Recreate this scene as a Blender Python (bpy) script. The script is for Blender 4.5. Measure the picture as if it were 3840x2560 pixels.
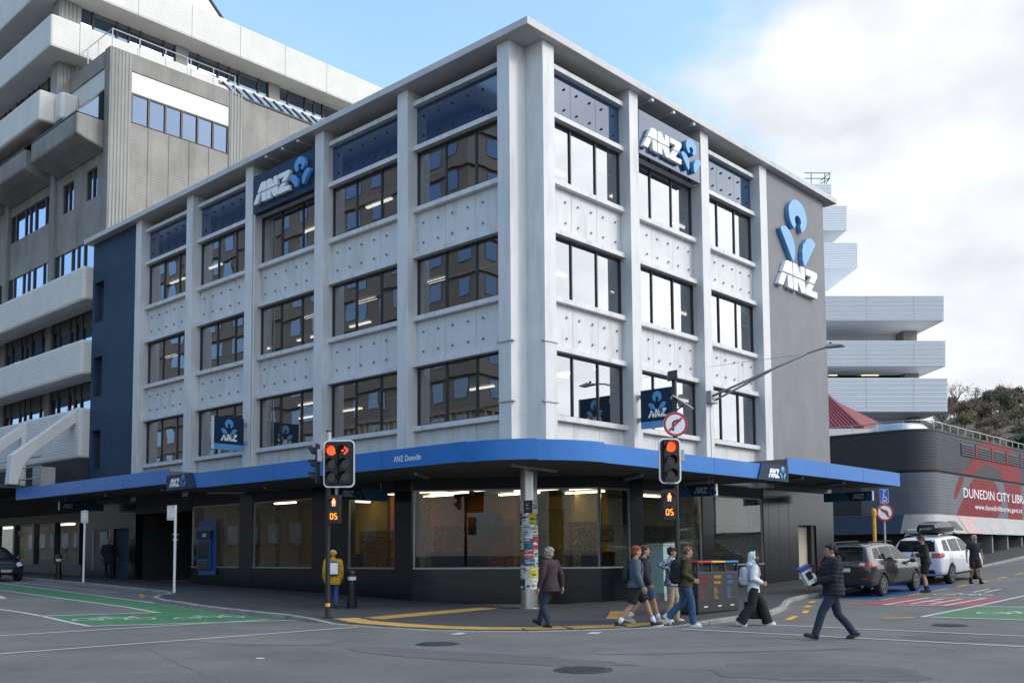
import bpy, bmesh, math, random
from mathutils import Vector, Matrix
from mathutils.bvhtree import BVHTree
for o in list(bpy.data.objects): bpy.data.objects.remove(o)
R = math.radians
scene = bpy.context.scene
COL = scene.collection
random.seed(7)
# ------------------------------------------------------------------ camera
YAW, PITCH, ROLL = 0.7472, 0.0720, -0.0070
CAM = Vector((18.643, -20.896, 1.600))
FPX = 3682.7
fwd = Vector((-math.sin(YAW)*math.cos(PITCH), math.cos(YAW)*math.cos(PITCH), math.sin(PITCH)))
rgt0 = Vector((math.cos(YAW), math.sin(YAW), 0)); up0 = rgt0.cross(fwd)
rgt = rgt0*math.cos(ROLL)+up0*math.sin(ROLL); upv = -rgt0*math.sin(ROLL)+up0*math.cos(ROLL)
cd = bpy.data.cameras.new('camera'); cam = bpy.data.objects.new('camera', cd); COL.objects.link(cam)
cd.sensor_width = 36; cd.lens = FPX/3840*36; cd.shift_y = 530.9/3840; cd.clip_end = 3000; cd.clip_start = .1
cam.matrix_world = Matrix(((rgt.x, upv.x, -fwd.x, CAM.x), (rgt.y, upv.y, -fwd.y, CAM.y), (rgt.z, upv.z, -fwd.z, CAM.z), (0, 0, 0, 1)))
scene.camera = cam
def at(u, v, D):
    """photo pixel (3840 wide) at depth D -> world point"""
    return CAM + fwd*D + rgt*((u-1920)*D/FPX) - upv*((v-1280-530.9)*D/FPX)
# ------------------------------------------------------------------ sky and sun
SUN_AZ = (0.882, 0.471); SUN_EL = R(31)
w = bpy.data.worlds.new('World'); scene.world = w; w.use_nodes = True
nt = w.node_tree; nt.nodes.clear(); N = nt.nodes.new; L = nt.links.new
out = N('ShaderNodeOutputWorld'); bg = N('ShaderNodeBackground'); bg.inputs[1].default_value = .115
sky = N('ShaderNodeTexSky'); sky.sky_type = 'NISHITA'; sky.sun_disc = False; sky.sun_elevation = SUN_EL
sky.sun_rotation = math.atan2(SUN_AZ[0], SUN_AZ[1]); sky.air_density = 1.0; sky.dust_density = 1.2; sky.ozone_density = 1.6
tc = N('ShaderNodeTexCoord')
def vm(op, a, b=None):
    n = N('ShaderNodeVectorMath'); n.operation = op
    for i, q in enumerate((a, b)):
        if q is None: continue
        if isinstance(q, tuple): n.inputs[i].default_value = q
        else: L(q, n.inputs[i])
    return n
def mt(op, a, b=None, c=None, clamp=False):
    n = N('ShaderNodeMath'); n.operation = op; n.use_clamp = clamp
    for i, q in enumerate((a, b, c)):
        if q is None: continue
        if isinstance(q, (int, float)): n.inputs[i].default_value = q
        else: L(q, n.inputs[i])
    return n.outputs[0]
d_ = vm('NORMALIZE', tc.outputs['Generated']).outputs[0]
dr = vm('DOT_PRODUCT', d_, (0.733, 0.68, 0.0)).outputs['Value']
sp = N('ShaderNodeSeparateXYZ'); L(d_, sp.inputs[0]); dz = sp.outputs[2]
sc_ = vm('MULTIPLY', d_, (1.0, 1.0, 1.9)).outputs[0]
n1 = N('ShaderNodeTexNoise'); n1.inputs['Scale'].default_value = 2.6; n1.inputs['Detail'].default_value = 9; n1.inputs['Roughness'].default_value = .55; L(sc_, n1.inputs['Vector'])
n2 = N('ShaderNodeTexNoise'); n2.inputs['Scale'].default_value = 5.5; n2.inputs['Detail'].default_value = 7; L(vm('ADD', sc_, (3.1, 1.7, .4)).outputs[0], n2.inputs['Vector'])
cov = mt('ADD', mt('MULTIPLY', mt('SUBTRACT', n1.outputs['Fac'], .5), 1.15), mt('MULTIPLY', dr, 2.0))
cov = mt('ADD', cov, mt('MULTIPLY', mt('SUBTRACT', .30, dz), .38))
mask = N('ShaderNodeMapRange'); mask.interpolation_type = 'SMOOTHSTEP'; L(cov, mask.inputs[0]); mask.inputs[1].default_value = .30; mask.inputs[2].default_value = .56
haze = N('ShaderNodeMapRange'); haze.interpolation_type = 'SMOOTHSTEP'; L(dz, haze.inputs[0]); haze.inputs[1].default_value = .50; haze.inputs[2].default_value = .0; haze.inputs[3].default_value = .08; haze.inputs[4].default_value = .8
m2 = mt('MAXIMUM', mask.outputs[0], haze.outputs[0])
sd = vm('DOT_PRODUCT', d_, (SUN_AZ[0]*math.cos(SUN_EL), SUN_AZ[1]*math.cos(SUN_EL), math.sin(SUN_EL))).outputs['Value']
glow = N('ShaderNodeMapRange'); glow.interpolation_type = 'SMOOTHSTEP'; L(sd, glow.inputs[0]); glow.inputs[1].default_value = .50; glow.inputs[2].default_value = .97; glow.inputs[3].default_value = 1.0; glow.inputs[4].default_value = 2.7
shade = N('ShaderNodeMapRange'); L(n2.outputs['Fac'], shade.inputs[0]); shade.inputs[1].default_value = .30; shade.inputs[2].default_value = .64; shade.inputs[3].default_value = 7.4; shade.inputs[4].default_value = 4.9
cb = mt('MULTIPLY', shade.outputs[0], glow.outputs[0])
cc = N('ShaderNodeMix'); cc.data_type = 'RGBA'; cc.blend_type = 'MULTIPLY'; cc.inputs[0].default_value = 1.0
cx = N('ShaderNodeCombineXYZ'); L(cb, cx.inputs[0]); L(cb, cx.inputs[1]); L(cb, cx.inputs[2])
L(cx.outputs[0], cc.inputs[6]); cc.inputs[7].default_value = (.955, .985, 1.03, 1)
mx = N('ShaderNodeMix'); mx.data_type = 'RGBA'; L(m2, mx.inputs[0])
sk = N('ShaderNodeMix'); sk.data_type = 'RGBA'; sk.blend_type = 'MULTIPLY'; sk.inputs[0].default_value = 1.0; L(sky.outputs[0], sk.inputs[6]); sk.inputs[7].default_value = (2.25, 2.5, 2.45, 1)
L(sk.outputs[2], mx.inputs[6]); L(cc.outputs[2], mx.inputs[7]); L(mx.outputs[2], bg.inputs[0]); L(bg.outputs[0], out.inputs[0])
sl = bpy.data.lights.new('sun', 'SUN'); sl.energy = .95; sl.angle = R(11); sl.color = (1, .94, .85)
so = bpy.data.objects.new('sun', sl); COL.objects.link(so)
sdv = Vector((SUN_AZ[0]*math.cos(SUN_EL), SUN_AZ[1]*math.cos(SUN_EL), math.sin(SUN_EL)))
so.rotation_euler = sdv.to_track_quat('Z', 'Y').to_euler(); so.location = (60, 20, 60)
scene.view_settings.view_transform = 'Standard'; scene.view_settings.look = 'None'; scene.view_settings.exposure = .5; scene.view_settings.gamma = 1
scene.view_settings.use_curve_mapping = False
scene.render.engine = 'CYCLES'
cy = scene.cycles; cy.use_denoising = True; cy.max_bounces = 7; cy.transparent_max_bounces = 12; cy.glossy_bounces = 3; cy.diffuse_bounces = 3; cy.sample_clamp_indirect = 4; cy.caustics_reflective = False; cy.caustics_refractive = False
# ------------------------------------------------------------------ helpers
def lk(o): COL.objects.link(o); return o
def tag(o, label=None, cat=None, group=None, kind=None):
    if label: o['label'] = label
    if cat: o['category'] = cat
    if group: o['group'] = group
    if kind: o['kind'] = kind
    return o
def thing(name, label, cat, loc=(0, 0, 0), rz=0, group=None):
    o = lk(bpy.data.objects.new(name, None)); o.location = loc; o.rotation_euler = (0, 0, rz); o.empty_display_size = .2
    return tag(o, label, cat, group)
def par(o, p, world=True):
    if p is not None:
        o.parent = p
        if world and p.type == 'EMPTY' and p.parent is None:
            o.matrix_parent_inverse = (Matrix.Translation(p.location) @ p.rotation_euler.to_matrix().to_4x4()).inverted()
    return o
class MB:
    def __init__(s): s.v = []; s.f = []; s.m = []; s.T = None
    def av(s, p):
        p = Vector(p)
        if s.T is not None: p = s.T @ p
        s.v.append(p); return len(s.v)-1
    def poly(s, pts, m=0): s.f.append([s.av(p) for p in pts]); s.m.append(m); return s
    def box(s, x0, x1, y0, y1, z0, z1, m=0):
        i = [s.av(p) for p in ((x0,y0,z0),(x1,y0,z0),(x1,y1,z0),(x0,y1,z0),(x0,y0,z1),(x1,y0,z1),(x1,y1,z1),(x0,y1,z1))]
        for q in ((3,2,1,0),(4,5,6,7),(0,1,5,4),(1,2,6,5),(2,3,7,6),(3,0,4,7)): s.f.append([i[k] for k in q]); s.m.append(m)
        return s
    def prism(s, pts, d, m=0):
        """pts: 3d outline, d: extrusion vector"""
        d = Vector(d); a = [s.av(p) for p in pts]; b = [s.av(Vector(p)+d) for p in pts]; n = len(a)
        s.f.append(a[::-1]); s.f.append(b); s.m += [m, m]
        for k in range(n): s.f.append([a[k], a[(k+1) % n], b[(k+1) % n], b[k]]); s.m.append(m)
        return s
    def loft(s, rings, m=0, caps=True, closed=True):
        ids = [[s.av(p) for p in r] for r in rings]; n = len(ids[0])
        for a, b in zip(ids[:-1], ids[1:]):
            for k in range(n if closed else n-1): s.f.append([a[k], a[(k+1) % n], b[(k+1) % n], b[k]]); s.m.append(m)
        if caps: s.f.append(ids[0][::-1]); s.f.append(ids[-1]); s.m += [m, m]
        return s
    def tube(s, path, r, n=8, m=0, rr=None, flat=1.0):
        path = [Vector(p) for p in path]; rings = []; a = None
        for i, p in enumerate(path):
            t = (path[min(i+1, len(path)-1)]-path[max(i-1, 0)]).normalized()
            if a is None: a = t.cross(Vector((0, 0, 1)) if abs(t.z) < .9 else Vector((0, 1, 0))).normalized()
            else: a = (a-t*a.dot(t)).normalized()
            b = a.cross(t)
            q = (rr[i] if rr else r)
            rings.append([p+a*math.cos(2*math.pi*k/n)*q+b*math.sin(2*math.pi*k/n)*q*flat for k in range(n)])
        return s.loft(rings, m)
    def lathe(s, prof, c=(0, 0, 0), n=16, m=0):
        c = Vector(c); return s.loft([[c+Vector((math.cos(2*math.pi*k/n)*r, math.sin(2*math.pi*k/n)*r, z)) for k in range(n)] for r, z in prof], m)
    def ell(s, c, rx, ry, rz, n=14, k=8, m=0, rot=None):
        c = Vector(c); rings = []
        for i in range(k+1):
            t = -math.pi/2+math.pi*i/k; cr = max(math.cos(t), .02)
            ring = [Vector((rx*cr*math.cos(2*math.pi*j/n), ry*cr*math.sin(2*math.pi*j/n), rz*math.sin(t))) for j in range(n)]
            rings.append([c+(rot @ q if rot else q) for q in ring])
        return s.loft(rings, m)
    def grid(s, fn, nu, nv, m=0):
        ids = [[s.av(fn(i/nu, j/nv)) for j in range(nv+1)] for i in range(nu+1)]
        for i in range(nu):
            for j in range(nv): s.f.append([ids[i][j], ids[i+1][j], ids[i+1][j+1], ids[i][j+1]]); s.m.append(m)
        return s
    def mesh(s, name):
        me = bpy.data.meshes.new(name); me.from_pydata([tuple(p) for p in s.v], [], s.f); me.polygons.foreach_set('material_index', s.m); me.update(); return me
    def build(s, name, mat=None, parent=None, smooth=False, bevel=0, world=True, fix=True):
        me = s.mesh(name)
        if fix:
            b = bmesh.new(); b.from_mesh(me); bmesh.ops.recalc_face_normals(b, faces=b.faces); b.to_mesh(me); b.free()
        return mobj(name, me, mat, parent, smooth, bevel, world)
def mobj(name, me, mat=None, parent=None, smooth=False, bevel=0, world=True):
    for q in (mat if isinstance(mat, (list, tuple)) else [mat]):
        if q is not None: me.materials.append(M[q] if isinstance(q, str) else q)
    if smooth: me.polygons.foreach_set('use_smooth', [True]*len(me.polygons)); 
    if smooth == 'auto' or smooth == 2:
        me.set_sharp_from_angle(angle=R(38))
    o = lk(bpy.data.objects.new(name, me)); par(o, parent, world)
    if bevel: q = o.modifiers.new('bevel', 'BEVEL'); q.width = bevel; q.segments = 2; q.limit_method = 'ANGLE'
    return o
TMP = bpy.data.scenes.new('tmp')
def evaluate(me, mods):
    """run modifiers on a mesh in a scratch scene"""
    o = bpy.data.objects.new('t', me); TMP.collection.objects.link(o)
    for t, kw in mods:
        q = o.modifiers.new(t, t)
        for k, v in kw.items(): setattr(q, k, v)
    vl = TMP.view_layers[0]; vl.update(); dg = vl.depsgraph; dg.update()
    r = bpy.data.meshes.new_from_object(o.evaluated_get(dg)); bpy.data.objects.remove(o); r.materials.clear(); return r
def remesh(mb, vox, smooth=4, fac=.5):
    me = mb.mesh('r')
    b = bmesh.new(); b.from_mesh(me); bmesh.ops.recalc_face_normals(b, faces=b.faces); b.to_mesh(me); b.free()
    r = evaluate(me, [('REMESH', dict(mode='VOXEL', voxel_size=vox)), ('SMOOTH', dict(factor=fac, iterations=smooth))])
    return r
def text_mesh(txt, size=1., depth=0., spacing=1., xs=1.):
    c = bpy.data.curves.new('t', 'FONT'); c.body = txt; c.size = size; c.extrude = depth; c.space_character = spacing; c.resolution_u = 3
    o = bpy.data.objects.new('t', c); TMP.collection.objects.link(o); vl = TMP.view_layers[0]; vl.update()
    me = bpy.data.meshes.new_from_object(o.evaluated_get(vl.depsgraph)); bpy.data.objects.remove(o); me.materials.clear()
    for v in me.vertices: v.co.x *= xs
    return me
def lettering(name, txt, frame, size, mat, parent, spacing=1., xs=1., fit=None, depth=.004):
    """frame: 4x4 with x along text, y up the letters, z out of the surface"""
    me = text_mesh(txt, size, depth, spacing, xs)
    if fit:
        wd = max(v.co.x for v in me.vertices)-min(v.co.x for v in me.vertices)
        for v in me.vertices: v.co.x *= fit/wd
    me.transform(frame); me.name = name
    return mobj(name, me, mat, parent)
def words(name, txt, o, x, y, size, mat, parent, fit):
    wdt = lambda t: (lambda me: max(v.co.x for v in me.vertices)-min(v.co.x for v in me.vertices))(text_mesh(t, size))
    tot = wdt(txt); k = fit/tot; acc = ''; o = Vector(o); xv = Vector(x)
    for w_ in txt.split(' '):
        acc = (acc+' '+w_).strip(); ww = wdt(w_); st = wdt(acc)-ww
        lettering(name, w_, frame(o+xv*st*k, x, y), size, mat, parent, fit=ww*k)
def frame(o, x, y):
    x = Vector(x).normalized(); y = Vector(y).normalized(); z = x.cross(y); o = Vector(o)
    return Matrix(((x.x, y.x, z.x, o.x), (x.y, y.y, z.y, o.y), (x.z, y.z, z.z, o.z), (0, 0, 0, 1)))
# ------------------------------------------------------------------ materials
M = {}
def mat(name, col, rough=.6, metal=0, var=0, vscale=3, bump=0, bscale=40, spec=.5, stretch=(1, 1, 1), dirt=None, emit=0, speck=None, lines=None, coat=0):
    """procedural principled: low-frequency tone variation, optional streaky dirt, speckle, fine lines and bump"""
    m = bpy.data.materials.new(name); m.use_nodes = True; t = m.node_tree; b = t.nodes['Principled BSDF']; n = t.nodes.new; l = t.links.new
    b.inputs['Roughness'].default_value = rough; b.inputs['Metallic'].default_value = metal; b.inputs['Specular IOR Level'].default_value = spec
    if coat: b.inputs['Coat Weight'].default_value = coat; b.inputs['Coat Roughness'].default_value = .05
    c4 = (*col, 1); b.inputs['Base Color'].default_value = c4; cur = None
    g = n('ShaderNodeNewGeometry')
    mp = n('ShaderNodeMapping'); l(g.outputs['Position'], mp.inputs[0]); mp.inputs['Scale'].default_value = stretch
    def mix(blend, fac, a, c):
        q = n('ShaderNodeMix'); q.data_type = 'RGBA'; q.blend_type = blend
        if isinstance(fac, (int, float)): q.inputs[0].default_value = fac
        else: l(fac, q.inputs[0])
        for i, x in ((6, a), (7, c)):
            if isinstance(x, tuple): q.inputs[i].default_value = x
            else: l(x, q.inputs[i])
        return q.outputs[2]
    def rng(src, a, c, d=0., e=1.):
        q = n('ShaderNodeMapRange'); l(src, q.inputs[0]); q.inputs[1].default_value = a; q.inputs[2].default_value = c; q.inputs[3].default_value = d; q.inputs[4].default_value = e; return q.outputs[0]
    if var:
        t1 = n('ShaderNodeTexNoise'); t1.inputs['Scale'].default_value = vscale; t1.inputs['Detail'].default_value = 7; t1.inputs['Roughness'].default_value = .62; l(mp.outputs[0], t1.inputs[0])
        f = rng(t1.outputs['Fac'], .3, .7)
        cur = mix('MIX', f, tuple(x*(1-var) for x in col)+(1,), tuple(min(1, x*(1+var)) for x in col)+(1,))
    if dirt:
        dc, amt, ds = dirt
        t2 = n('ShaderNodeTexNoise'); t2.inputs['Scale'].default_value = ds; t2.inputs['Detail'].default_value = 8; t2.inputs['Roughness'].default_value = .65
        mp2 = n('ShaderNodeMapping'); l(g.outputs['Position'], mp2.inputs[0]); mp2.inputs['Scale'].default_value = (1, 1, .18); l(mp2.outputs[0], t2.inputs[0])
        cur = mix('MIX', rng(t2.outputs['Fac'], .50, .78, 0, amt), cur or c4, (*dc, 1))
    if speck:
        sc, ss, sa = speck
        t3 = n('ShaderNodeTexVoronoi'); t3.inputs['Scale'].default_value = ss; l(g.outputs['Position'], t3.inputs[0])
        cur = mix('MIX', rng(t3.outputs['Distance'], .05, .3, sa, 0), cur or c4, (*sc, 1))
    if cur: l(cur, b.inputs['Base Color'])
    h = None
    if lines:
        ax, per, dep = lines
        wv = n('ShaderNodeTexWave'); wv.wave_type = 'BANDS'; wv.bands_direction = ax; wv.inputs['Scale'].default_value = .31416/per*1.0; l(g.outputs['Position'], wv.inputs[0])
        bp = n('ShaderNodeBump'); bp.inputs['Strength'].default_value = dep; bp.inputs['Distance'].default_value = .02; l(wv.outputs['Fac'], bp.inputs['Height']); h = bp
    if bump:
        t4 = n('ShaderNodeTexNoise'); t4.inputs['Scale'].default_value = bscale; t4.inputs['Detail'].default_value = 5; l(g.outputs['Position'], t4.inputs[0])
        bp = n('ShaderNodeBump'); bp.inputs['Strength'].default_value = bump; bp.inputs['Distance'].default_value = .02; l(t4.outputs['Fac'], bp.inputs['Height'])
        if h: l(h.outputs[0], bp.inputs['Normal'])
        h = bp
    if h: l(h.outputs[0], b.inputs['Normal'])
    if emit: b.inputs['Emission Color'].default_value = c4; b.inputs['Emission Strength'].default_value = emit; m.cycles.emission_sampling = 'NONE'
    M[name] = m; return m
def glass(name, tint, refl, rough=0.0, wav=.0, pwr=2.0, rc=(.96, .98, 1)):
    m = bpy.data.materials.new(name); m.use_nodes = True; t = m.node_tree; t.nodes.clear(); n = t.nodes.new; l = t.links.new
    o = n('ShaderNodeOutputMaterial'); mxs = n('ShaderNodeMixShader'); tr = n('ShaderNodeBsdfTransparent'); tr.inputs[0].default_value = (*tint, 1)
    gl = n('ShaderNodeBsdfGlossy'); gl.inputs['Roughness'].default_value = rough; gl.inputs['Color'].default_value = (*rc, 1)
    fr = n('ShaderNodeLayerWeight'); fr.inputs['Blend'].default_value = .5
    pw = n('ShaderNodeMath'); pw.operation = 'POWER'; l(fr.outputs['Facing'], pw.inputs[0]); pw.inputs[1].default_value = pwr
    mr = n('ShaderNodeMapRange'); l(pw.outputs[0], mr.inputs[0]); mr.inputs[1].default_value = 0; mr.inputs[2].default_value = 1; mr.inputs[3].default_value = refl; mr.inputs[4].default_value = 1
    if wav:
        tn = n('ShaderNodeTexNoise'); tn.inputs['Scale'].default_value = .9; tn.inputs['Detail'].default_value = 1; g = n('ShaderNodeNewGeometry'); l(g.outputs['Position'], tn.inputs[0])
        bp = n('ShaderNodeBump'); bp.inputs['Strength'].default_value = wav; bp.inputs['Distance'].default_value = .03; l(tn.outputs['Fac'], bp.inputs['Height']); l(bp.outputs[0], gl.inputs['Normal'])
    l(mr.outputs[0], mxs.inputs[0]); l(tr.outputs[0], mxs.inputs[1]); l(gl.outputs[0], mxs.inputs[2]); l(mxs.outputs[0], o.inputs[0]); M[name] = m; return m
def film(name, col, scale, thr, frost):
    """printed window film: opaque leaf-like flecks on faintly frosted clear film"""
    m = bpy.data.materials.new(name); m.use_nodes = True; t = m.node_tree; t.nodes.clear(); n = t.nodes.new; l = t.links.new
    o = n('ShaderNodeOutputMaterial'); mxs = n('ShaderNodeMixShader'); tr = n('ShaderNodeBsdfTransparent'); df = n('ShaderNodeBsdfDiffuse'); df.inputs[0].default_value = (*col, 1)
    g = n('ShaderNodeNewGeometry'); v = n('ShaderNodeTexVoronoi'); v.feature = 'DISTANCE_TO_EDGE'; v.inputs['Scale'].default_value = scale; l(g.outputs['Position'], v.inputs[0])
    mr = n('ShaderNodeMapRange'); l(v.outputs['Distance'], mr.inputs[0]); mr.inputs[1].default_value = thr; mr.inputs[2].default_value = thr+.04; mr.inputs[3].default_value = .12+frost; mr.inputs[4].default_value = .80
    l(mr.outputs[0], mxs.inputs[0]); l(tr.outputs[0], mxs.inputs[1]); l(df.outputs[0], mxs.inputs[2]); l(mxs.outputs[0], o.inputs[0]); M[name] = m; return m
mat('asphalt', (.134, .129, .122), .85, var=.26, vscale=.4, bump=.5, bscale=70, speck=((.30, .30, .29), 38, .5), dirt=((.085, .083, .08), .55, .45))
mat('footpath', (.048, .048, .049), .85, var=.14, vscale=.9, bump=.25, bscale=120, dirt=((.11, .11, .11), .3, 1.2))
mat('kerb', (.30, .29, .27), .8, var=.22, vscale=3, bump=.3, bscale=40, dirt=((.12, .11, .1), .6, 2.5))
mat('line_white', (.52, .52, .50), .6, var=.14, vscale=6, dirt=((.25, .25, .25), .7, 6))
mat('paint_green', (.050, .175, .066), .65, var=.16, vscale=1.2, dirt=((.06, .10, .07), .45, 2.2))
mat('paint_red', (.30, .065, .07), .65, var=.16, vscale=1.4, dirt=((.13, .08, .08), .45, 2.2))
mat('paint_blue', (.025, .085, .23), .65, var=.14, vscale=1.4)
mat('paint_yellow', (.72, .40, .03), .6, var=.12, vscale=4, dirt=((.3, .2, .08), .5, 4))
mat('tactile', (.50, .32, .10), .6, var=.15, vscale=5, dirt=((.28, .2, .1), .5, 3))
mat('white_wall', (.64, .645, .65), .55, var=.06, vscale=.7, dirt=((.36, .35, .33), .62, 1.9))
mat('white_trim', (.65, .655, .66), .55, var=.05, vscale=1.2, dirt=((.30, .29, .27), .65, 3.0))
mat('white_panel', (.63, .64, .65), .5, var=.055, vscale=1.2, dirt=((.36, .35, .33), .66, 2.1))
mat('eave', (.54, .535, .525), .6, var=.07, vscale=1.0, dirt=((.34, .33, .31), .5, 1.6))
mat('soffit', (.50, .48, .46), .8, var=.07, vscale=.8, dirt=((.3, .28, .25), .4, 2))
mat('navy_wall', (.030, .058, .105), .7, spec=.2, var=.16, vscale=.7, dirt=((.04, .065, .11), .4, .9))
mat('navy_panel', (.017, .052, .125), .18, var=.06, vscale=1.5, coat=.4)
mat('grey_wall', (.20, .205, .215), .7, var=.10, vscale=.8, bump=.25, bscale=14, dirt=((.15, .165, .19), .6, .7))
mat('stud', (.30, .31, .33), .35, metal=.7); mat('stud_dark', (.03, .05, .09), .4)
mat('frame_dark', (.022, .025, .030), .4)
mat('canopy_blue', (.020, .165, .50), .38, var=.06, vscale=.9, dirt=((.03, .12, .34), .4, 2.5))
mat('canopy_soffit', (.15, .142, .135), .8, var=.1, vscale=1)
mat('granite', (.008, .0095, .014), .20, speck=((.10, .11, .13), 45, .35), var=.2, vscale=8)
mat('logo_blue', (.075, .30, .62), .25, coat=.5); mat('logo_white', (.85, .86, .88), .35); mat('logo_navy', (.009, .027, .068), .45, spec=.25)
mat('logo_steel', (.50, .50, .49), .4, var=.06, vscale=2)
mat('logo_dim', (.30, .31, .33), .4); mat('logo_blue_dim', (.02, .10, .20), .4)
mat('steel', (.55, .55, .55), .3, metal=1, var=.05); mat('steel_dull', (.38, .39, .40), .45, metal=.8, var=.1)
mat('pole_grey', (.42, .44, .46), .5, var=.08); mat('black', (.012, .012, .013), .5); mat('black_gloss', (.01, .01, .011), .2); mat('dark_grey', (.05, .05, .055), .55)
mat('white', (.78, .78, .78), .5); mat('off_white', (.62, .62, .60), .6)
mat('lamp_red', (1, .045, .008), .4, emit=2.2); mat('lamp_amber', (1, .22, .015), .4, emit=2.6); mat('lens_dark', (.03, .02, .015), .15)
mat('strip', (1, .86, .55), .5, emit=5); mat('strip_cool', (1, .93, .78), .5, emit=2.4)
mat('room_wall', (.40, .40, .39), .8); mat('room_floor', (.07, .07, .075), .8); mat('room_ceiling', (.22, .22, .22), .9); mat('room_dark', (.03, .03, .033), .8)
mat('bank_yellow', (.50, .34, .06), .7, var=.06); mat('bank_orange', (.40, .15, .035), .7, var=.06); mat('bank_blue', (.05, .07, .26), .7); mat('bank_desk', (.05, .05, .05), .5)
mat('concrete', (.27, .265, .25), .85, var=.2, vscale=.5, bump=.5, bscale=6, dirt=((.10, .092, .072), .8, .6))
mat('concrete_ribbed', (.285, .275, .25), .85, var=.16, vscale=.6, lines=('Z', .16, .35), dirt=((.12, .11, .085), .75, .6))
mat('concrete_flute', (.30, .30, .285), .85, var=.12, vscale=.8, dirt=((.14, .13, .10), .6, .7))
mat('white_brick', (.70, .685, .645), .7, var=.05, vscale=.8, lines=('Z', .14, .5), dirt=((.5, .49, .46), .3, .7))
mat('white_smooth', (.70, .69, .66), .6, var=.04, dirt=((.5, .49, .46), .3, .7))
mat('bronze_frame', (.06, .05, .048), .5); mat('blind', (.14, .145, .14), .8)
glass('glass_office', (.38, .40, .41), .30, wav=.06); glass('glass_civic', (.10, .11, .12), .22, wav=.12, rc=(.55, .72, 1)); glass('glass_shop', (.56, .57, .55), .04, pwr=4.0); glass('glass_clear', (.75, .82, .80), .10)
film('film_pale', (.20, .235, .22), 11, .05, .15); film('film_dark', (.012, .013, .015), 9, .05, .0); film('film_gold', (.30, .22, .06), 9, .05, .0)
# ------------------------------------------------------------------ ground
def G(x, y):
    z = 0.
    if y > 0:
        q = min(y, 46.); z += .013*q+.0008*q*q+(min(y, 58.)-q)*.086
    if x < 0:
        q = min(-x, 60.); z += .022*q*min(1., q/8.)
    return z
def spaced(a, b, lo, hi):
    v = [lo-(1.35**k-1)*4 for k in range(18, 0, -1)]+[a+i*1. for i in range(int(b-a)+1)]+[hi+(1.35**k-1)*4 for k in range(1, 19)]
    return v
gx = spaced(-46, 30, -46, 30); gy = spaced(-32, 64, -32, 64)
mb = MB(); ids = [[mb.av((x, y, G(x, y))) for y in gy] for x in gx]
for i in range(len(gx)-1):
    for j in range(len(gy)-1): mb.f.append([ids[i][j], ids[i+1][j], ids[i+1][j+1], ids[i][j+1]]); mb.m.append(0)
road = tag(mb.build('road', 'asphalt', smooth=True), kind='structure')
# footpath with kerb: kerb line points and kerb heights
KB = [(-75,-3.3,.1),(-29,-3.3,.1),(-20,-3.45,.1),(-14,-3.85,.1),(-12.8,-4.15,.1),(-12.2,-4.6,.1),(-11.7,-5.2,.1),(-10.7,-5.85,.1),(-9.3,-6.25,.1),(-7,-6.48,.1),(-4.5,-6.52,.11),(-2.4,-6.55,.11),(-1.3,-6.66,.08),(-.1,-6.86,.012),(1.6,-6.9,.01),(3,-6.76,.01),(4.1,-6.4,.01),(5.0,-5.75,.01),(5.7,-4.8,.01),(6.3,-3.6,.01),(6.62,-2.5,.012),(6.72,-1.5,.08),(6.78,-.4,.11),(6.7,.9,.11),(6.42,2.2,.11),(5.95,3.6,.11),(5.4,4.8,.11),(4.9,5.9,.1),(4.55,6.9,.1),(4.35,8,.1),(4.25,10,.1),(4.2,24,.1),(4.2,45,.1),(4.2,90,.1)]
def resample(pts, step, lo=None):
    out = []
    for a, b in zip(pts[:-1], pts[1:]):
        l = math.hypot(b[0]-a[0], b[1]-a[1]); n = max(1, round(l/step))
        for i in range(n): t = i/n; out.append(tuple(a[k]+(b[k]-a[k])*t for k in range(3)))
    return out+[pts[-1]]
KR = resample(KB, .95)
def wallpt(x, y):
    if y < -1 and x < 0: return (x, .45)
    if x > 0 and y < 0:  return (-.5, .45)
    return (-.5, max(y, .45))
def inset(pts, d):
    out = []
    for i, p in enumerate(pts):
        a = pts[max(i-1, 0)]; b = pts[min(i+1, len(pts)-1)]; tx, ty = b[0]-a[0], b[1]-a[1]; l = math.hypot(tx, ty) or 1
        out.append((p[0]-ty/l*d, p[1]+tx/l*d, p[2]))
    return out
KI = inset(KR, .16)
def pavez(x, y, h, t): return G(x, y)+h*(1-t)+.06*t
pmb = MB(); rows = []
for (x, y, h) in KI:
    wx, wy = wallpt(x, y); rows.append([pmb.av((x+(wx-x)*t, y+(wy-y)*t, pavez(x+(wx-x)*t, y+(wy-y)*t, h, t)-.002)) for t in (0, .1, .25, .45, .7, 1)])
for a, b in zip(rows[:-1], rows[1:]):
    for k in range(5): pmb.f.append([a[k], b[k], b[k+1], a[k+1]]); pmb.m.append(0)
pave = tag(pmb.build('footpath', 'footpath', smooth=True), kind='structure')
PBV = BVHTree.FromPolygons([v.co.copy() for v in pave.data.vertices], [tuple(p.vertices) for p in pave.data.polygons])
def PZ(x, y):
    h = PBV.ray_cast(Vector((x, y, 20)), Vector((0, 0, -1)))
    if h[0] is not None: return h[0].z
    return G(x, y)+.06
def PZ_old(x, y):
    """height of the footpath surface"""
    best = min(range(len(KI)), key=lambda i: (KI[i][0]-x)**2+(KI[i][1]-y)**2); k = KI[best]
    wx, wy = wallpt(k[0], k[1]); d = math.hypot(wx-k[0], wy-k[1]) or 1; t = min(1, math.hypot(x-k[0], y-k[1])/d)
    return pavez(x, y, k[2], t)
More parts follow.
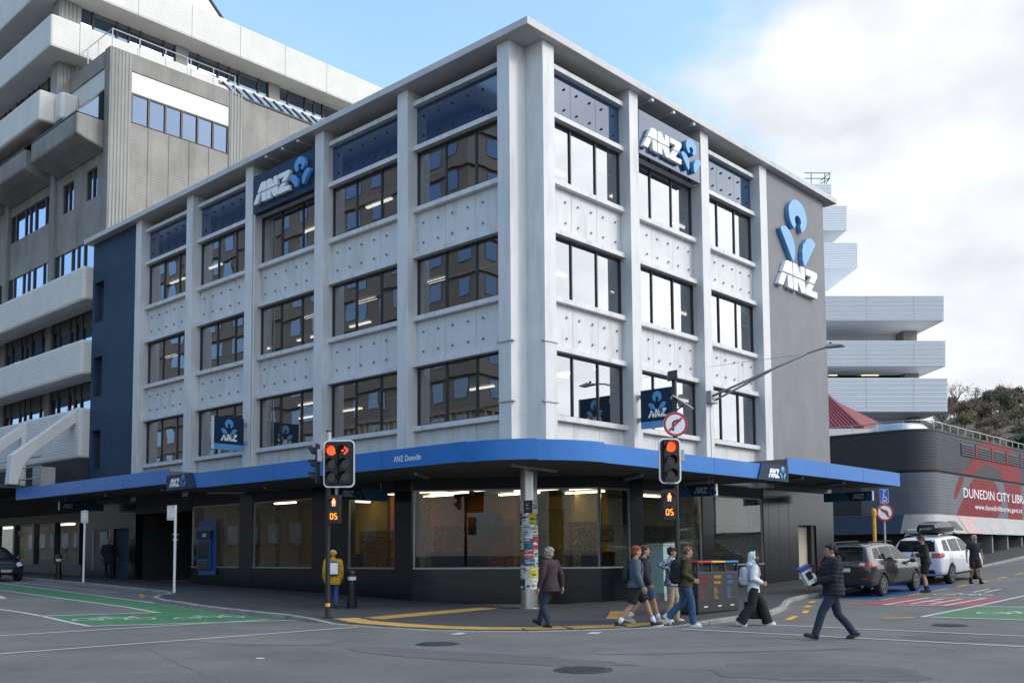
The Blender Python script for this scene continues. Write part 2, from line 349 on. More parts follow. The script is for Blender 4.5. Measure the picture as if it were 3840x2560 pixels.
for i in range(len(KR)-1):
    a, b = KR[i], KR[i+1]; c, d = KI[i], KI[i+1]
    if a[0] < -62 or a[1] > 62: continue
    g = .012; s = MB(); tt = lambda p, q, t: (p[0]+(q[0]-p[0])*t, p[1]+(q[1]-p[1])*t, p[2]+(q[2]-p[2])*t)
    a, b = tt(a, b, g), tt(a, b, 1-g); c, d = tt(c, d, g), tt(c, d, 1-g)
    top = [(p[0], p[1], G(p[0], p[1])+p[2]) for p in (a, b, d, c)]
    lip = [(top[k][0], top[k][1], top[k][2]) for k in range(4)]
    s.prism([(p[0], p[1], G(p[0], p[1])-.2) for p in (a, b, d, c)], (0, 0, 0))
    s = MB(); lo = [s.av((p[0], p[1], G(p[0], p[1])-.15)) for p in (a, b, d, c)]; hi = [s.av(p) for p in lip]
    s.f += [hi]+[[lo[k], lo[(k+1) % 4], hi[(k+1) % 4], hi[k]] for k in range(4)]; s.m += [0]*5
    s.build('kerb_stone', 'kerb', pave, bevel=.015)
# far side footpath of the right hand street
fm = MB()
for i in range(40):
    y0, y1 = -1+i*2., 1+i*2.
    fm.poly([(24, y0, G(24, y0)+.1), (30, y0, G(30, y0)+.1), (30, y1, G(30, y1)+.1), (24, y1, G(24, y1)+.1)]); fm.poly([(24, y0, G(24, y0)), (24, y0, G(24, y0)+.1), (24, y1, G(24, y1)+.1), (24, y1, G(24, y1))])
tag(fm.build('footpath', 'footpath'), kind='structure')
# ---- markings painted on the road (children of the road)
LV = [0]
def mark(name, pts, m, lift=.005, n=10, parent=None):
    a, b, c, d = [Vector((p[0], p[1], 0)) for p in pts]
    def fn(u, v):
        p = a.lerp(b, u).lerp(d.lerp(c, u), v); return (p.x, p.y, G(p.x, p.y)+lift)
    nu = max(1, min(60, int(max((b-a).length, (c-d).length)/.6))); nv = max(1, min(40, int(max((d-a).length, (c-b).length)/.6)))
    return MB().grid(fn, nu, nv).build(name, m, parent or road)
def line(p, q, wd=.12, m='line_white', lift=.010, name='painted_line'):
    p, q = Vector((*p, 0)), Vector((*q, 0)); t = (q-p).normalized(); s = Vector((-t.y, t.x, 0))*wd/2
    return mark(name, [p-s, q-s, q+s, p+s], m, lift)
def multi(name, polys, m, lift, fr):
    """flat symbol: list of 2d polygons in a local frame fr=(origin, xdir, ydir)"""
    o, xd, yd = fr; s = MB()
    for pl in polys:
        s.poly([(o[0]+xd[0]*p[0]+yd[0]*p[1], o[1]+xd[1]*p[0]+yd[1]*p[1], G(o[0]+xd[0]*p[0]+yd[0]*p[1], o[1]+xd[1]*p[0]+yd[1]*p[1])+lift) for p in pl])
    return s.build(name, m, road)
def bar(p, q, wd):
    dx, dy = q[0]-p[0], q[1]-p[1]; l = math.hypot(dx, dy) or 1; nx, ny = -dy/l*wd/2, dx/l*wd/2
    return [(p[0]-nx, p[1]-ny), (q[0]-nx, q[1]-ny), (q[0]+nx, q[1]+ny), (p[0]+nx, p[1]+ny)]
def ring2(c, r, wd, n=20):
    return [[(c[0]+math.cos(a)*(r-wd/2), c[1]+math.sin(a)*(r-wd/2)), (c[0]+math.cos(a)*(r+wd/2), c[1]+math.sin(a)*(r+wd/2)), (c[0]+math.cos(b)*(r+wd/2), c[1]+math.sin(b)*(r+wd/2)), (c[0]+math.cos(b)*(r-wd/2), c[1]+math.sin(b)*(r-wd/2))] for a, b in [(2*math.pi*k/n, 2*math.pi*(k+1)/n) for k in range(n)]]
def bike(c, xd, yd, s=1.):
    P_ = ring2((-.62, 0), .36, .09)+ring2((.62, 0), .36, .09)
    for a, b in (((-.62,0),(-.25,.55)),((-.25,.55),(.45,.5)),((-.62,0),(0,.02)),((0,.02),(-.3,.7)),((0,.02),(.45,.5)),((.62,0),(.38,.78)),((.38,.78),(.6,.86)),((-.45,.72),(-.15,.72))): P_.append(bar(a, b, .08))
    P_ = [[(x*s, y*s) for x, y in pl] for pl in P_]
    return multi('bicycle_symbol', P_, 'line_white', .014, (c, xd, yd))
# left street: green cycle lane and waiting box, red bus lane, crossing lines
mark('green_cycle_box', [(-6.75,-10.7),(-3.6,-10.95),(-1.9,-6.65),(-6.1,-6.75)], 'paint_green')
mark('green_cycle_lane', [(-62,-5.3),(-30,-5.0),(-30,-6.7),(-62,-7.0)], 'paint_green'); mark('green_cycle_lane', [(-30,-5.0),(-6.12,-6.75),(-6.3,-7.95),(-30,-6.7)], 'paint_green')
line((-3.58,-11.0),(-1.85,-6.62),.14); line((-6.75,-10.75),(-3.55,-11.0),.14); line((-6.85,-10.7),(-6.2,-7.9),.13); line((-30,-6.72),(-6.2,-8.0),.12); line((-30,-4.95),(-9.3,-6.5),.10)
line((-40,-11.2),(-6.85,-10.75),.14); line((-60,-6.9),(-30,-6.7),.12); line((-60,-5.2),(-30,-4.95),.1)
mark('red_bus_lane', [(-45,-14.4),(-9.2,-13.6),(-8.6,-11.0),(-45,-11.4)], 'paint_red')
line((-2.75,-24),(-2.5,-7.0),.13); line((1.25,-24),(1.15,-7.1),.13); line((-34,-4.2),(-15,-4.9),.08,'line_white')
bike((-5.0,-9.75), (.42,.91), (-.91,.42), .95); bike((-4.0,-7.75), (.42,.91), (-.91,.42), .85)
multi('painted_arrow', [[(-4,-.14),(2.2,-.14),(2.2,.14),(-4,.14)],[(1.8,-.5),(3.6,.0),(1.8,.5)]], 'line_white', .01, ((-17.5,-9.0),(1,0),(0,1)))
for a, b in (((-12.9,-5.0),(-12.2,-5.5)),((-13.9,-4.6),(-13.2,-5.0))): line(a, b, .13, 'paint_yellow', name='yellow_dash')
# right street
line((7.1,-3.25),(26,-2.7),.12); line((7.9,-1.05),(26,-.4),.12)
mark('green_cycle_box', [(9.85,2.95),(16,3.3),(16,7.1),(9.85,6.8)], 'paint_green'); line((9.8,2.9),(16,3.3),.14); line((9.85,6.85),(16,7.1),.12); line((9.8,2.9),(9.7,45),.13)
bike((11.5,4.7), (1,.05), (-.05,1), 1.0); bike((8.1,10.9), (1,.05), (-.05,1), .85)
mark('red_bus_lane', [(6.75,5.9),(9.7,6.75),(9.5,10.4),(6.95,9.2)], 'paint_red')
multi('painted_letters', [bar((0,0),(1.5,0),.14),bar((0,0),(0,3.3),.14),bar((0,3.3),(1.5,3.3),.14),bar((1.5,0),(1.5,3.3),.14),bar((.5,.5),(.5,2.9),.14),bar((1,.5),(1,2.9),.14),bar((.5,1.6),(1,1.6),.2)], 'line_white', .013, ((7.55,6.25),(1,.18),(.02,1)))
multi('painted_arrow', [bar((0,0),(0,1.6),.12),bar((.35,0),(.35,1.6),.12)], 'line_white', .012, ((8.0,12.2),(1,.1),(0,1)))
mark('blue_parking_bay', [(4.3,8.3),(6.55,8.3),(6.55,15.4),(4.3,15.4)], 'paint_blue')
for i in range(7): line((6.72,8.0+i*2.2),(6.72,9.1+i*2.2),.11,'paint_yellow', name='yellow_dash')
for a, b in (((5.15,6.9),(5.4,6.2)),((5.85,5.2),(6.1,4.5)),((6.6,3.5),(6.95,2.65)),((7.2,1.7),(7.6,.5)),((9.2,2.05),(9.75,2.6))): line(a, b, .16, 'paint_yellow', name='yellow_dash')
for c in ((4.25,-6.95),(6.3,-5.15)): line((c[0]-.1,c[1]+.2),(c[0]+.12,c[1]-.25),.22,'line_white')
def manhole(x, y, r):
    s = MB(); z = G(x, y)
    s.lathe([(r*1.12,.003),(r*1.12,.008),(r*1.02,.008),(r*1.02,.004),(r*.985,.004),(r*.985,.010)], (x, y, z), 28)
    for k in range(-5, 6):
        for q in range(-5, 6):
            if math.hypot(k, q) < 5.2: e = r*.17; s.box(x+k*e-e*.32, x+k*e+e*.32, y+q*e-e*.32, y+q*e+e*.32, z+.010, z+.018)
    s.build('manhole_cover', 'dark_grey', road)
manhole(5.56,-8.77,.36); manhole(10.05,-10.2,.37); manhole(11.1,1.05,.34)
# patched trenches and crack-sealed seams in the asphalt
mat('asphalt_patch', (.108, .105, .100), .9, var=.2, vscale=1.2, bump=.5, bscale=60, speck=((.2, .2, .2), 40, .4)); mat('asphalt_worn', (.150, .146, .140), .8, var=.16, vscale=.8, bump=.4, bscale=80, speck=((.3, .3, .3), 38, .45), dirt=((.11,.11,.11),.5,.5))
def blob(name, c, rx, ry, m, lift, rot=0, n=26):
    pts = []
    for k in range(n):
        a = 2*math.pi*k/n; r = random.uniform(.88,1.1); x, y = math.copysign(abs(math.cos(a))**.55, math.cos(a))*rx*r, math.copysign(abs(math.sin(a))**.55, math.sin(a))*ry*r; px, py = c[0]+x*math.cos(rot)-y*math.sin(rot), c[1]+x*math.sin(rot)+y*math.cos(rot); pts.append((px, py, G(px, py)+lift))
    MB().poly(pts).build(name, m, road)
random.seed(8)
blob('asphalt_patch', (7.6,-9.9), 2.6, .55, 'asphalt_patch', .0045, .15); blob('asphalt_patch', (12.6,-8.4), 1.3, .9, 'asphalt_patch', .0045, .5); blob('asphalt_patch', (10.0,-6.6), 2.2, .4, 'asphalt_worn', .0045, .9); blob('asphalt_patch', (2.4,-10.3), 1.6, .8, 'asphalt_worn', .0045, .3); blob('asphalt_patch', (13.2,-2.0), 1.8, .5, 'asphalt_patch', .0045, .1)
random.seed(3)
for (x0, y0, x1, y1) in ((3,-10.2,13.5,-9.0),(8,-13.5,16,-10.8),(2,-12.5,7.5,-14.2),(9.5,-4.6,17,-6.4)):
    pts = []; n = 16
    for i in range(n+1): t = i/n; pts.append((x0+(x1-x0)*t+random.uniform(-.06,.06), y0+(y1-y0)*t+random.uniform(-.08,.08)))
    s = MB()
    for a, b in zip(pts[:-1], pts[1:]): q = bar(a, b, random.uniform(.006,.016)); s.poly([(p[0], p[1], G(*p)+.004) for p in q])
    s.build('sealed_crack', 'asphalt_patch', road)
# litter and patches
s = MB(); s.poly([(5.2+.09*math.cos(a)*random.uniform(.7,1.2), -12.2+.07*math.sin(a), .006) for a in [k*.7 for k in range(9)]]); s.build('paper_scrap', 'off_white', road)
# yellow tactile paving: one tile mesh shared by all tiles
tl = MB(); T_ = .30; tl.box(-T_/2+.004, T_/2-.004, -T_/2+.004, T_/2-.004, .0, .008)
for k in range(4): x = -T_/2+.0375+k*.075; tl.box(x-.02, x+.02, -T_/2+.02, T_/2-.02, .008, .016)
tile = tl.mesh('tactile_tile'); tile.materials.append(M['tactile'])
def tiles(p0, p1, rows, ang=None):
    p0, p1 = Vector(p0), Vector(p1); d = p1-p0; n = max(1, round(d.length/T_)); t = d.normalized(); nn = Vector((-t.y, t.x)); a = math.atan2(t.y, t.x)
    for i in range(n):
        for r in range(rows):
            p = p0+t*(i+.5)*T_+nn*(r+.5)*T_; o = lk(bpy.data.objects.new('tactile_tile', tile)); o.location = (p.x, p.y, PZ(p.x, p.y)+.004); o.rotation_euler = (0, 0, a); o.parent = pave
arc = [(-.9,-6.22),(.6,-6.45),(1.9,-6.5),(3.0,-6.38),(3.9,-6.05),(4.7,-5.45),(5.3,-4.6),(5.85,-3.5),(6.15,-2.4)]
for a, b in zip(arc[:-1], arc[1:]): tiles(a, b, 2)
tiles((-.15,-5.35), (-.75,-.6), 2)
tiles((4.6,-1.6), (3.4,.2), 2)
# ------------------------------------------------------------------ the corner bank building
mat('navy_gloss', (.014, .045, .115), .06, var=.05, vscale=1.5); M['navy_gloss'].node_tree.nodes['Principled BSDF'].inputs['IOR'].default_value = 2.05
bank = thing('bank_building', 'white four-storey corner bank building with blue canopy and gridded windows', 'building', (0, 0, 0))
CL = [(-24.347,-23.824),(-19.73,-19.212),(-15.103,-14.578),(-10.47,-9.951),(-5.84,-5.33),(-1.221,-.712)]
CR = [(.711,1.242),(5.1,5.602),(9.511,10.044),(13.868,14.427)]
H = [16.507,14.969,12.886,11.340,9.236,7.713,5.603]; TH = .16; SOF = 17.037
FL = lambda u, d, z: (u, d, z)
FR = lambda u, d, z: (-d, u, z)
def fbox(F, u0, u1, d0, d1, z0, z1, mbx=None, m=0):
    s = mbx or MB(); a = F(u0, d0, z0); b = F(u1, d1, z1)
    s.box(min(a[0], b[0]), max(a[0], b[0]), min(a[1], b[1]), max(a[1], b[1]), z0, z1, m); return s
# stud mesh, shared
sm = {}
for F, nm in ((FL, 'L'), (FR, 'R')):
    for mt_ in ('stud', 'stud_dark'):
        s = MB(); q = .045
        pts = [F(math.cos(k*math.pi/2)*q, 0, math.sin(k*math.pi/2)*q) for k in range(4)]; tip = [F(math.cos(k*math.pi/2)*q*.7, -.06, math.sin(k*math.pi/2)*q*.7) for k in range(4)]
        s.loft([pts, tip]); me = s.mesh('stud'); me.materials.append(M[mt_]); sm[nm+mt_] = me
def panels(F, key, u0, u1, z0, z1, m, smt, studs=True):
    wd = (u1-u0)/3
    for k in range(3):
        a, b = u0+wd*k+.006, u0+wd*(k+1)-.006
        o = fbox(F, a, b, .43, .47, z0+.05, z1-.008).build('cladding_panel', m, bank, bevel=.003)
        if studs:
            for fu in (.24, .76):
                for fz in (.25, .73):
                    t = lk(bpy.data.objects.new('stud', sm[key+smt])); t.location = F(a+(b-a)*fu, .43, z0+(z1-z0)*fz); t.parent = o
def window(F, u0, u1, z0, z1, d=.44, nm=2, gm='glass_office', fm='frame_dark', fw=.055, tilt=.004, parent=None):
    s = MB()
    fbox(F, u0, u1, d, d+.09, z0, z0+fw, s); fbox(F, u0, u1, d, d+.09, z1-fw, z1, s); fbox(F, u0, u0+fw, d, d+.09, z0+fw, z1-fw, s); fbox(F, u1-fw, u1, d, d+.09, z0+fw, z1-fw, s)
    wd = (u1-u0)/(nm+1)
    for k in range(nm): c = u0+wd*(k+1); fbox(F, c-fw*.5, c+fw*.5, d+.003, d+.09, z0+fw, z1-fw, s)
    o = s.build('window', fm, parent or bank)
    for k in range(nm+1):
        a, b = u0+wd*k+fw*.5, u0+wd*(k+1)-fw*.5; t1, t2 = random.uniform(-tilt, tilt), random.uniform(-tilt, tilt); dd = d+.05
        MB().poly([F(a, dd+t1, z0+fw*.6), F(b, dd-t1, z0+fw*.6), F(b, dd-t1+t2, z1-fw*.6), F(a, dd+t1+t2, z1-fw*.6)]).build('pane', gm, o)
    return o
random.seed(11)
def facade(F, key, cols, sign_bay):
    for (a, b) in cols:
        fbox(F, a, b, 0, .74, 4.1, SOF).build('column', 'white_wall', bank, bevel=.012)
    for i in range(len(cols)-1):
        u0, u1 = cols[i][1], cols[i+1][0]
        for j, h in enumerate(H):
            if i == sign_bay and j == 0: continue
            fbox(F, u0, u1, .235, .62, h, h+TH).build('ledge', 'white_trim', bank, bevel=.01)
        fbox(F, u0, u1, .475, .60, H[1]+TH, H[0]).build('spandrel_wall', 'white_wall', bank)
        if i != sign_bay: panels(F, key, u0, u1, H[1]+TH, H[0], 'navy_gloss', 'stud_dark')
        for (zb, zt) in ((H[3]+TH, H[2]), (H[5]+TH, H[4])):
            fbox(F, u0, u1, .475, .60, zb, zt).build('spandrel_wall', 'white_wall', bank); panels(F, key, u0, u1, zb, zt, 'white_panel', 'stud')
        fbox(F, u0, u1, .475, .60, 4.1, H[6]).build('spandrel_wall', 'white_wall', bank); panels(F, key, u0, u1, 4.3, H[6], 'white_panel', 'stud', False)
        fbox(F, u0, u1, 1.0, 1.1, H[0], SOF).build('clerestory_wall', 'soffit', bank)
        for (zb, zt) in ((H[2]+TH, H[1]), (H[4]+TH, H[3]), (H[6]+TH, H[5])):
            wnd = window(F, u0, u1, zb, zt)
            wd_ = (u1-u0)/3
            for kk in range(3):
                if random.random() < .38: bh = random.choice((.35,.5,.8,1.1)); fbox(F, u0+wd_*kk+.05, u0+wd_*(kk+1)-.05, .58, .60, zt-bh, zt-.05).build('roller_blind', 'blind', bank)
            if random.random() < .7:
                ux = random.uniform(u0+.3, u1-1.6); fbox(F, ux, ux+1.3, .9, 1.0, zb-.1, zb+random.uniform(.3,.7)).build('desk_screen', random.choice(('room_dark','room_wall','bank_desk')), bank)
            fbox(F, u0+.1, u1-.1, .62, .66, zb+(zt-zb)*.58, zb+(zt-zb)*.58+.035).build('blind_rail', 'off_white', bank)
facade(FL, 'L', CL, 2); facade(FR, 'R', CR, 1)
# notched corner pier, end walls, eave
for zc in (6.05, 7.85):
    fbox(FL, -1.26, -.60, -.03, .10, zc, zc+.03).build('pier_band', 'steel_dull', bank); fbox(FR, .62, 1.30, -.03, .10, zc, zc+.03).build('pier_band', 'steel_dull', bank)
NS = [(5.8,7.72),(9.36,11.33),(13.05,15.05)]
s = MB(); s.box(-29.02,-28.79,.12,.45,-.1,SOF); s.box(-27.82,-24.347,.12,.45,-.1,SOF)
zz = -.1
for a, b in NS+[(SOF, 0)]: s.box(-28.79,-27.82,.12,.45,zz,a); zz = b
s.build('end_wall', 'navy_wall', bank)
for a, b in NS:
    o = fbox(FL,-28.79,-27.82,.40,.44,a,a+.06); fbox(FL,-28.79,-27.82,.40,.44,b-.06,b,o); fbox(FL,-28.79,-28.70,.40,.44,a,b,o); fbox(FL,-28.35,-28.29,.40,.44,a,b,o)
    o = o.build('slot_window', 'frame_dark', bank); MB().poly([(-28.70,.42,a+.06),(-27.82,.42,a+.06),(-27.82,.42,b-.06),(-28.70,.42,b-.06)]).build('pane', 'glass_office', o)
MB().box(-28.4,-28.36,.7,.74,13.3,14.7).build('light_tube', 'strip_cool', bank)
MB().box(-.40,-.06,14.427,19.62,3.6,SOF).build('end_wall', 'grey_wall', bank)
MB().box(-29.317,.264,-.264,20.39,SOF,17.275).build('roof_eave', 'eave', bank, bevel=.02)
for u in (-13.4,-12.3,-11.3):
    MB().tube([(u,.6,16.98),(u,-.18,16.97)], .015, 6).box(u-.05,u+.05,-.2,-.1,16.94,17.03).build('eave_lamp', 'white', bank)
for u in (6.2,7.5,8.8):
    MB().tube([(-.6,u,16.98),(.14,u,16.97)], .015, 6).box(.08,.2,u-.06,u+.06,16.93,17.03).build('eave_lamp', 'white', bank)
# interior: floor plates, core, strip lights
for zb, zt in ((15.10, 16.9), (11.45, 12.95), (7.85, 9.3), (4.3, 5.7)):
    MB().box(-28.9,-.78,.78,19.5,zb,zt).build('floor_plate', ['room_ceiling'], bank)
for z0, z1 in ((5.7, 7.85), (9.3, 11.45), (12.95, 15.10)):
    MB().box(-20,-9,9,14,z0,z1).build('core_wall', 'room_wall', bank); MB().box(-28.9,-.62,19.3,19.5,z0,z1).build('rear_wall', 'room_wall', bank); MB().box(-28.9,-28.7,.7,19.3,z0,z1).build('rear_wall', 'room_wall', bank)
    for bx in range(7):
        for k in range(2):
            x = -26.5+bx*3.9+random.uniform(-.5,.5); y = 2.6+k*2.3
            if random.random() < .55: MB().box(x, x+random.uniform(.8,1.6), y, y+.12, z1-.10, z1-.04).build('strip_light', 'strip_cool', bank)
    for by in range(3):
        y = 4+by*4.2; MB().box(-3.2,-3.06,y,y+1.5,z1-.10,z1-.04).build('strip_light', 'strip_cool', bank)
# blue shirts on a rail behind the second window from the corner, a trophy on a sill
s = MB()
for k in range(4):
    x = -7.1+k*.36; s.loft([[(x-.17,.95,6.0),(x+.17,.95,6.0),(x+.17,1.1,6.0),(x-.17,1.1,6.0)],[(x-.2,.95,6.7),(x+.2,.95,6.7),(x+.2,1.1,6.7),(x-.2,1.1,6.7)],[(x-.06,1.,6.88),(x+.06,1.,6.88),(x+.06,1.05,6.88),(x-.06,1.05,6.88)]])
mat('shirt_blue', (.03, .16, .55), .8); tag(s.build('hanging_shirts', 'shirt_blue'), 'bright blue shirts hanging on a rail behind the first-floor window', 'clothes')
tag(MB().lathe([(.10,0),(.10,.04),(.03,.08),(.03,.2),(.10,.3),(.13,.48),(.11,.5)], (-12.0,.80,9.40), 14).build('trophy', 'steel', smooth=True), 'silver trophy cup on a second-floor window sill', 'trophy')
# ---- ground floor
def sbox(o, dx, u0, u1, d0, d1, z0, z1, mbx=None):
    """box in a wall frame: o origin, dx unit along wall; depth to the left of dx (into the building)"""
    s = mbx or MB(); n = (-dx[1], dx[0]); p = lambda u, d, z: (o[0]+dx[0]*u+n[0]*d, o[1]+dx[1]*u+n[1]*d, z)
    s.prism([p(u0,d0,z0),p(u1,d0,z0),p(u1,d1,z0),p(u0,d1,z0)], (0,0,z1-z0)); return s
WZ0, WZ1, TOP = 1.17, 3.66, 4.05
def shopfront(o, dx, segs, ln, win_top=WZ1):
    """segs: list of (u0,u1) glazed; the rest granite"""
    n = (-dx[1], dx[0]); p = lambda u, d, z: (o[0]+dx[0]*u+n[0]*d, o[1]+dx[1]*u+n[1]*d, z)
    u = 0
    for a, b in segs:
        if a > u: sbox(o, dx, u, a, -.0, .35, -.2, TOP).build('granite_pier', 'granite', bank, bevel=.006)
        # plinth made of slabs
        k = max(1, round((b-a)/1.3)); wd = (b-a)/k
        for q in range(k): sbox(o, dx, a+q*wd+.003, a+(q+1)*wd-.003, .02, .34, -.2, WZ0-.03).build('granite_slab', 'granite', bank)
        sbox(o, dx, a, b, .02, .34, win_top, TOP).build('transom_panel', 'black', bank)
        f = sbox(o, dx, a, b, .0, .12, WZ0-.03, WZ0+.02); sbox(o, dx, a, b, .04, .12, win_top-.05, win_top, f); sbox(o, dx, a, a+.05, .04, .12, WZ0+.02, win_top-.05, f); sbox(o, dx, b-.05, b, .04, .12, WZ0+.02, win_top-.05, f)
        f = f.build('shop_window', 'steel_dull', bank)
        MB().poly([p(a+.04,.07,WZ0),p(b-.04,.07,WZ0),p(b-.04,.07,win_top-.03),p(a+.04,.07,win_top-.03)]).build('pane', 'glass_shop', f)
        u = b
    if ln > u: sbox(o, dx, u, ln, -.0, .35, -.2, TOP).build('granite_pier', 'granite', bank, bevel=.006)
    return p
shopfront((-18.9,.0), (1,0), [(.0,3.65),(4.57,8.4),(10.45,12.93)], 13.78)
cl = math.hypot(5.12, 3.25); cdx = (5.12/cl, 3.25/cl)
pc = shopfront((-5.12,.0), cdx, [(.05,cl-.02)], cl)
shopfront((0,3.25), (0,1), [(.0,1.6),(2.3,5.87),(6.6,10.25)], 13.1)
MB().box(-.35,0,17.95,19.62,-.2,TOP).build('granite_pier', 'granite', bank); MB().box(-.35,0,16.35,17.95,2.70,TOP).build('granite_lintel', 'granite', bank)
for k in range(3): MB().box(-.004,.004,13.9+k*.82,13.91+k*.82,.2,3.9).build('granite_joint', 'black', bank)
mat('door_cream', (.52, .46, .36), .6, var=.05); MB().box(-.30,-.24,16.37,17.6,.35,2.68).build('side_door', 'door_cream', bank); MB().box(-.32,-.06,17.6,17.93,.35,2.68).build('door_reveal', 'black', bank)
MB().box(-.9,-.35,16.3,18,.0,4).build('door_recess', 'black', bank)
MB().box(-29.02,-15.3,.002,.34,4.052,4.30).box(-23.79,-18.91,.002,.34,3.5,4.05).build('header_panel', 'black', bank)
# left ground floor: dark entrance recess, doorway, window
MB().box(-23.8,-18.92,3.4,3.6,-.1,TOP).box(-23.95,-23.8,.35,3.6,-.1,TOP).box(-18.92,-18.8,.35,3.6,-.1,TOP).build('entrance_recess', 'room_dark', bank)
MB().box(-24.42,-23.8,0,.35,-.1,TOP).build('granite_pier', 'granite', bank)
MB().box(-26.35,-25.95,0,.35,-.1,TOP).box(-25.95,-24.42,0,.35,2.9,TOP).build('granite_pier', 'granite', bank)
MB().box(-25.95,-24.42,.28,.35,.3,2.9).build('side_door', 'off_white', bank); MB().box(-25.95,-25.35,.20,.27,.3,2.9).build('door_leaf', 'black', bank)
MB().box(-29.02,-28.15,0,.10,-.1,TOP).box(-28.15,-26.35,0,.10,-.1,.95).box(-28.15,-26.35,0,.10,2.9,TOP).build('granite_pier', 'granite', bank)
o = MB().box(-28.15,-28.09,.0,.1,.95,2.9).box(-26.41,-26.35,.0,.1,.95,2.9).build('shop_window', 'steel_dull', bank); MB().poly([(-28.1,.06,.95),(-26.4,.06,.95),(-26.4,.06,2.9),(-28.1,.06,2.9)]).build('pane', 'glass_shop', o)
MB().box(-28.1,-26.4,.9,1,.6,3.4).build('window_backing', 'room_dark', bank)
# bank hall interior
MB().prism([(-18.7,.5,.60),(-5.0,.5,.60),(-.45,3.4,.60),(-.45,13.2,.60),(-18.7,13.2,.60)], (0,0,.06)).build('hall_floor', 'room_floor', bank); MB().box(-18.79,-18.7,.5,13.3,.3,4.1).box(-18.7,-.4,13.22,13.3,.3,4.1).build('hall_wall', 'room_wall', bank)
MB().prism([(-18.7,.5,3.86),(-5.0,.5,3.86),(-.45,3.4,3.86),(-.45,13.2,3.86),(-18.7,13.2,3.86)], (0,0,.3)).build('hall_ceiling', 'room_ceiling', bank)
MB().box(-18.7,-10.6,5.2,5.35,.6,3.86).build('hall_wall', 'bank_yellow', bank); MB().box(-10.5,-6.6,6.6,6.75,.6,3.86).build('hall_wall', 'bank_orange', bank); MB().box(-6.5,-3.6,8.2,8.35,.6,3.86).build('hall_wall', 'bank_yellow', bank); MB().box(-5.6,-5.45,8.4,13,.6,3.86).build('hall_wall', 'room_wall', bank); MB().box(-5.4,-.5,13.1,13.2,.6,3.86).build('hall_wall', 'room_wall', bank)
MB().box(-9.4,-9.25,2.6,6.5,.6,3.86).build('hall_wall', 'bank_orange', bank); MB().box(-3.9,-3.75,6.6,8.1,.6,3.86).build('hall_wall', 'bank_yellow', bank)
MB().box(-8.6,-7.4,6.3,6.38,2.2,3.2).build('hall_screen', 'bank_blue', bank)
for (x0,x1,y0,y1,h) in ((-8.2,-5.6,3.4,4.0,1.65),(-5.0,-3.2,5.2,5.8,1.7),(-3.0,-1.6,6.0,6.5,1.62),(-13.6,-11.6,2.6,3.2,1.62),(-2.4,-1.8,9,12,1.6)): MB().box(x0,x1,y0,y1,.66,h).box(x0-.05,x1+.05,y0-.05,y1+.05,h,h+.04).build('service_desk', 'bank_desk', bank)
for (x, y, dx, dy) in ((-7.6,2.2,1.9,.16),(-7.9,3.3,1.9,.16),(-5.2,2.9,1.8,.16),(-4.6,4.3,1.9,.16),(-2.6,4.9,1.6,.16),(-6.4,5.4,1.9,.16),(-4.2,6.6,1.7,.16),(-11.5,2.0,.16,1.7),(-13.4,3.4,.16,1.5),(-8.6,1.6,.16,1.6),(-8.9,3.9,1.5,.16),(-1.5,6.8,.16,1.8),(-1.8,10.4,.16,1.8),(-3.2,9.2,.16,1.8),(-16.8,2.6,1.4,.16)):
    MB().box(x,x+dx,y,y+dy,3.76,3.82).build('hall_light', 'strip', bank)
# printed film on the inside of the glass
def fq(p, u0, u1, z0, z1, m): MB().poly([p(u0,.10,z0),p(u1,.10,z0),p(u1,.10,z1),p(u0,.10,z1)]).build('window_film', m, bank)
pl = lambda u, d, z: (-18.9+u, d, z)
pr_ = lambda u, d, z: (-d, 3.25+u, z)
fq(pc, .12, .62, 1.2, 3.6, 'film_pale'); fq(pc, .7, 3.3, 1.2, 2.5, 'film_dark'); fq(pc, 2.1, 4.1, 1.5, 2.7, 'film_gold'); fq(pc, 4.2, 5.0, 1.2, 3.0, 'film_gold'); fq(pc, 5.05, 5.95, 1.2, 2.6, 'film_dark')
fq(pr_, .08, .8, 1.95, 2.5, 'film_dark'); fq(pr_, .85, 1.52, 1.2, 2.5, 'film_pale'); fq(pr_, 2.4, 4.3, 1.2, 2.5, 'film_dark'); fq(pr_, 4.4, 5.7, 1.2, 3.0, 'film_pale'); fq(pr_, 6.7, 10.1, 1.2, 2.6, 'film_pale'); fq(pr_, 6.7, 10.1, 1.2, 2.4, 'film_dark')
fq(pl, 11.0, 12.8, 1.2, 2.4, 'film_dark'); fq(pl, 6.0, 6.3, 1.2, 3.5, 'film_dark'); fq(pl, 2.2, 2.5, 1.2, 2.8, 'film_dark')
# ---- canopy
can = MB(); ARC = [(3-2.57+2.57*math.sin(t), -.43-2.57*math.cos(t)) for t in [k*math.pi/2/18 for k in range(19)]]
outl = [(-15.3,-2.96)]+[(x-.04*math.sin(t), y+.04*math.cos(t)) for (x, y), t in zip(ARC, [k*math.pi/2/18 for k in range(19)])]+[(2.96,9.75),(.002,9.75),(.002,3.26),(-5.13,.005),(-5.2,-.002),(-15.3,-.002)]
can.prism([(x,y,4.02) for x,y in outl], (0,0,.42)); can.box(-29.62,-15.3,-2.96,-.002,4.29,4.76); can.box(.002,2.96,9.75,19.4,4.27,4.75)
canopy = can.build('canopy', 'canopy_soffit', bank)
def fascia(pts, z0, z1):
    s = MB(); n = len(pts); ins = inset([(x, y, 0) for x, y in pts], .035)
    s.loft([[(x,y,z0),(x,y,z1),(i[0],i[1],z1),(i[0],i[1],z0)] for (x, y), i in zip(pts, ins)]); return s.build('fascia_panel', 'canopy_blue', canopy, smooth='auto')
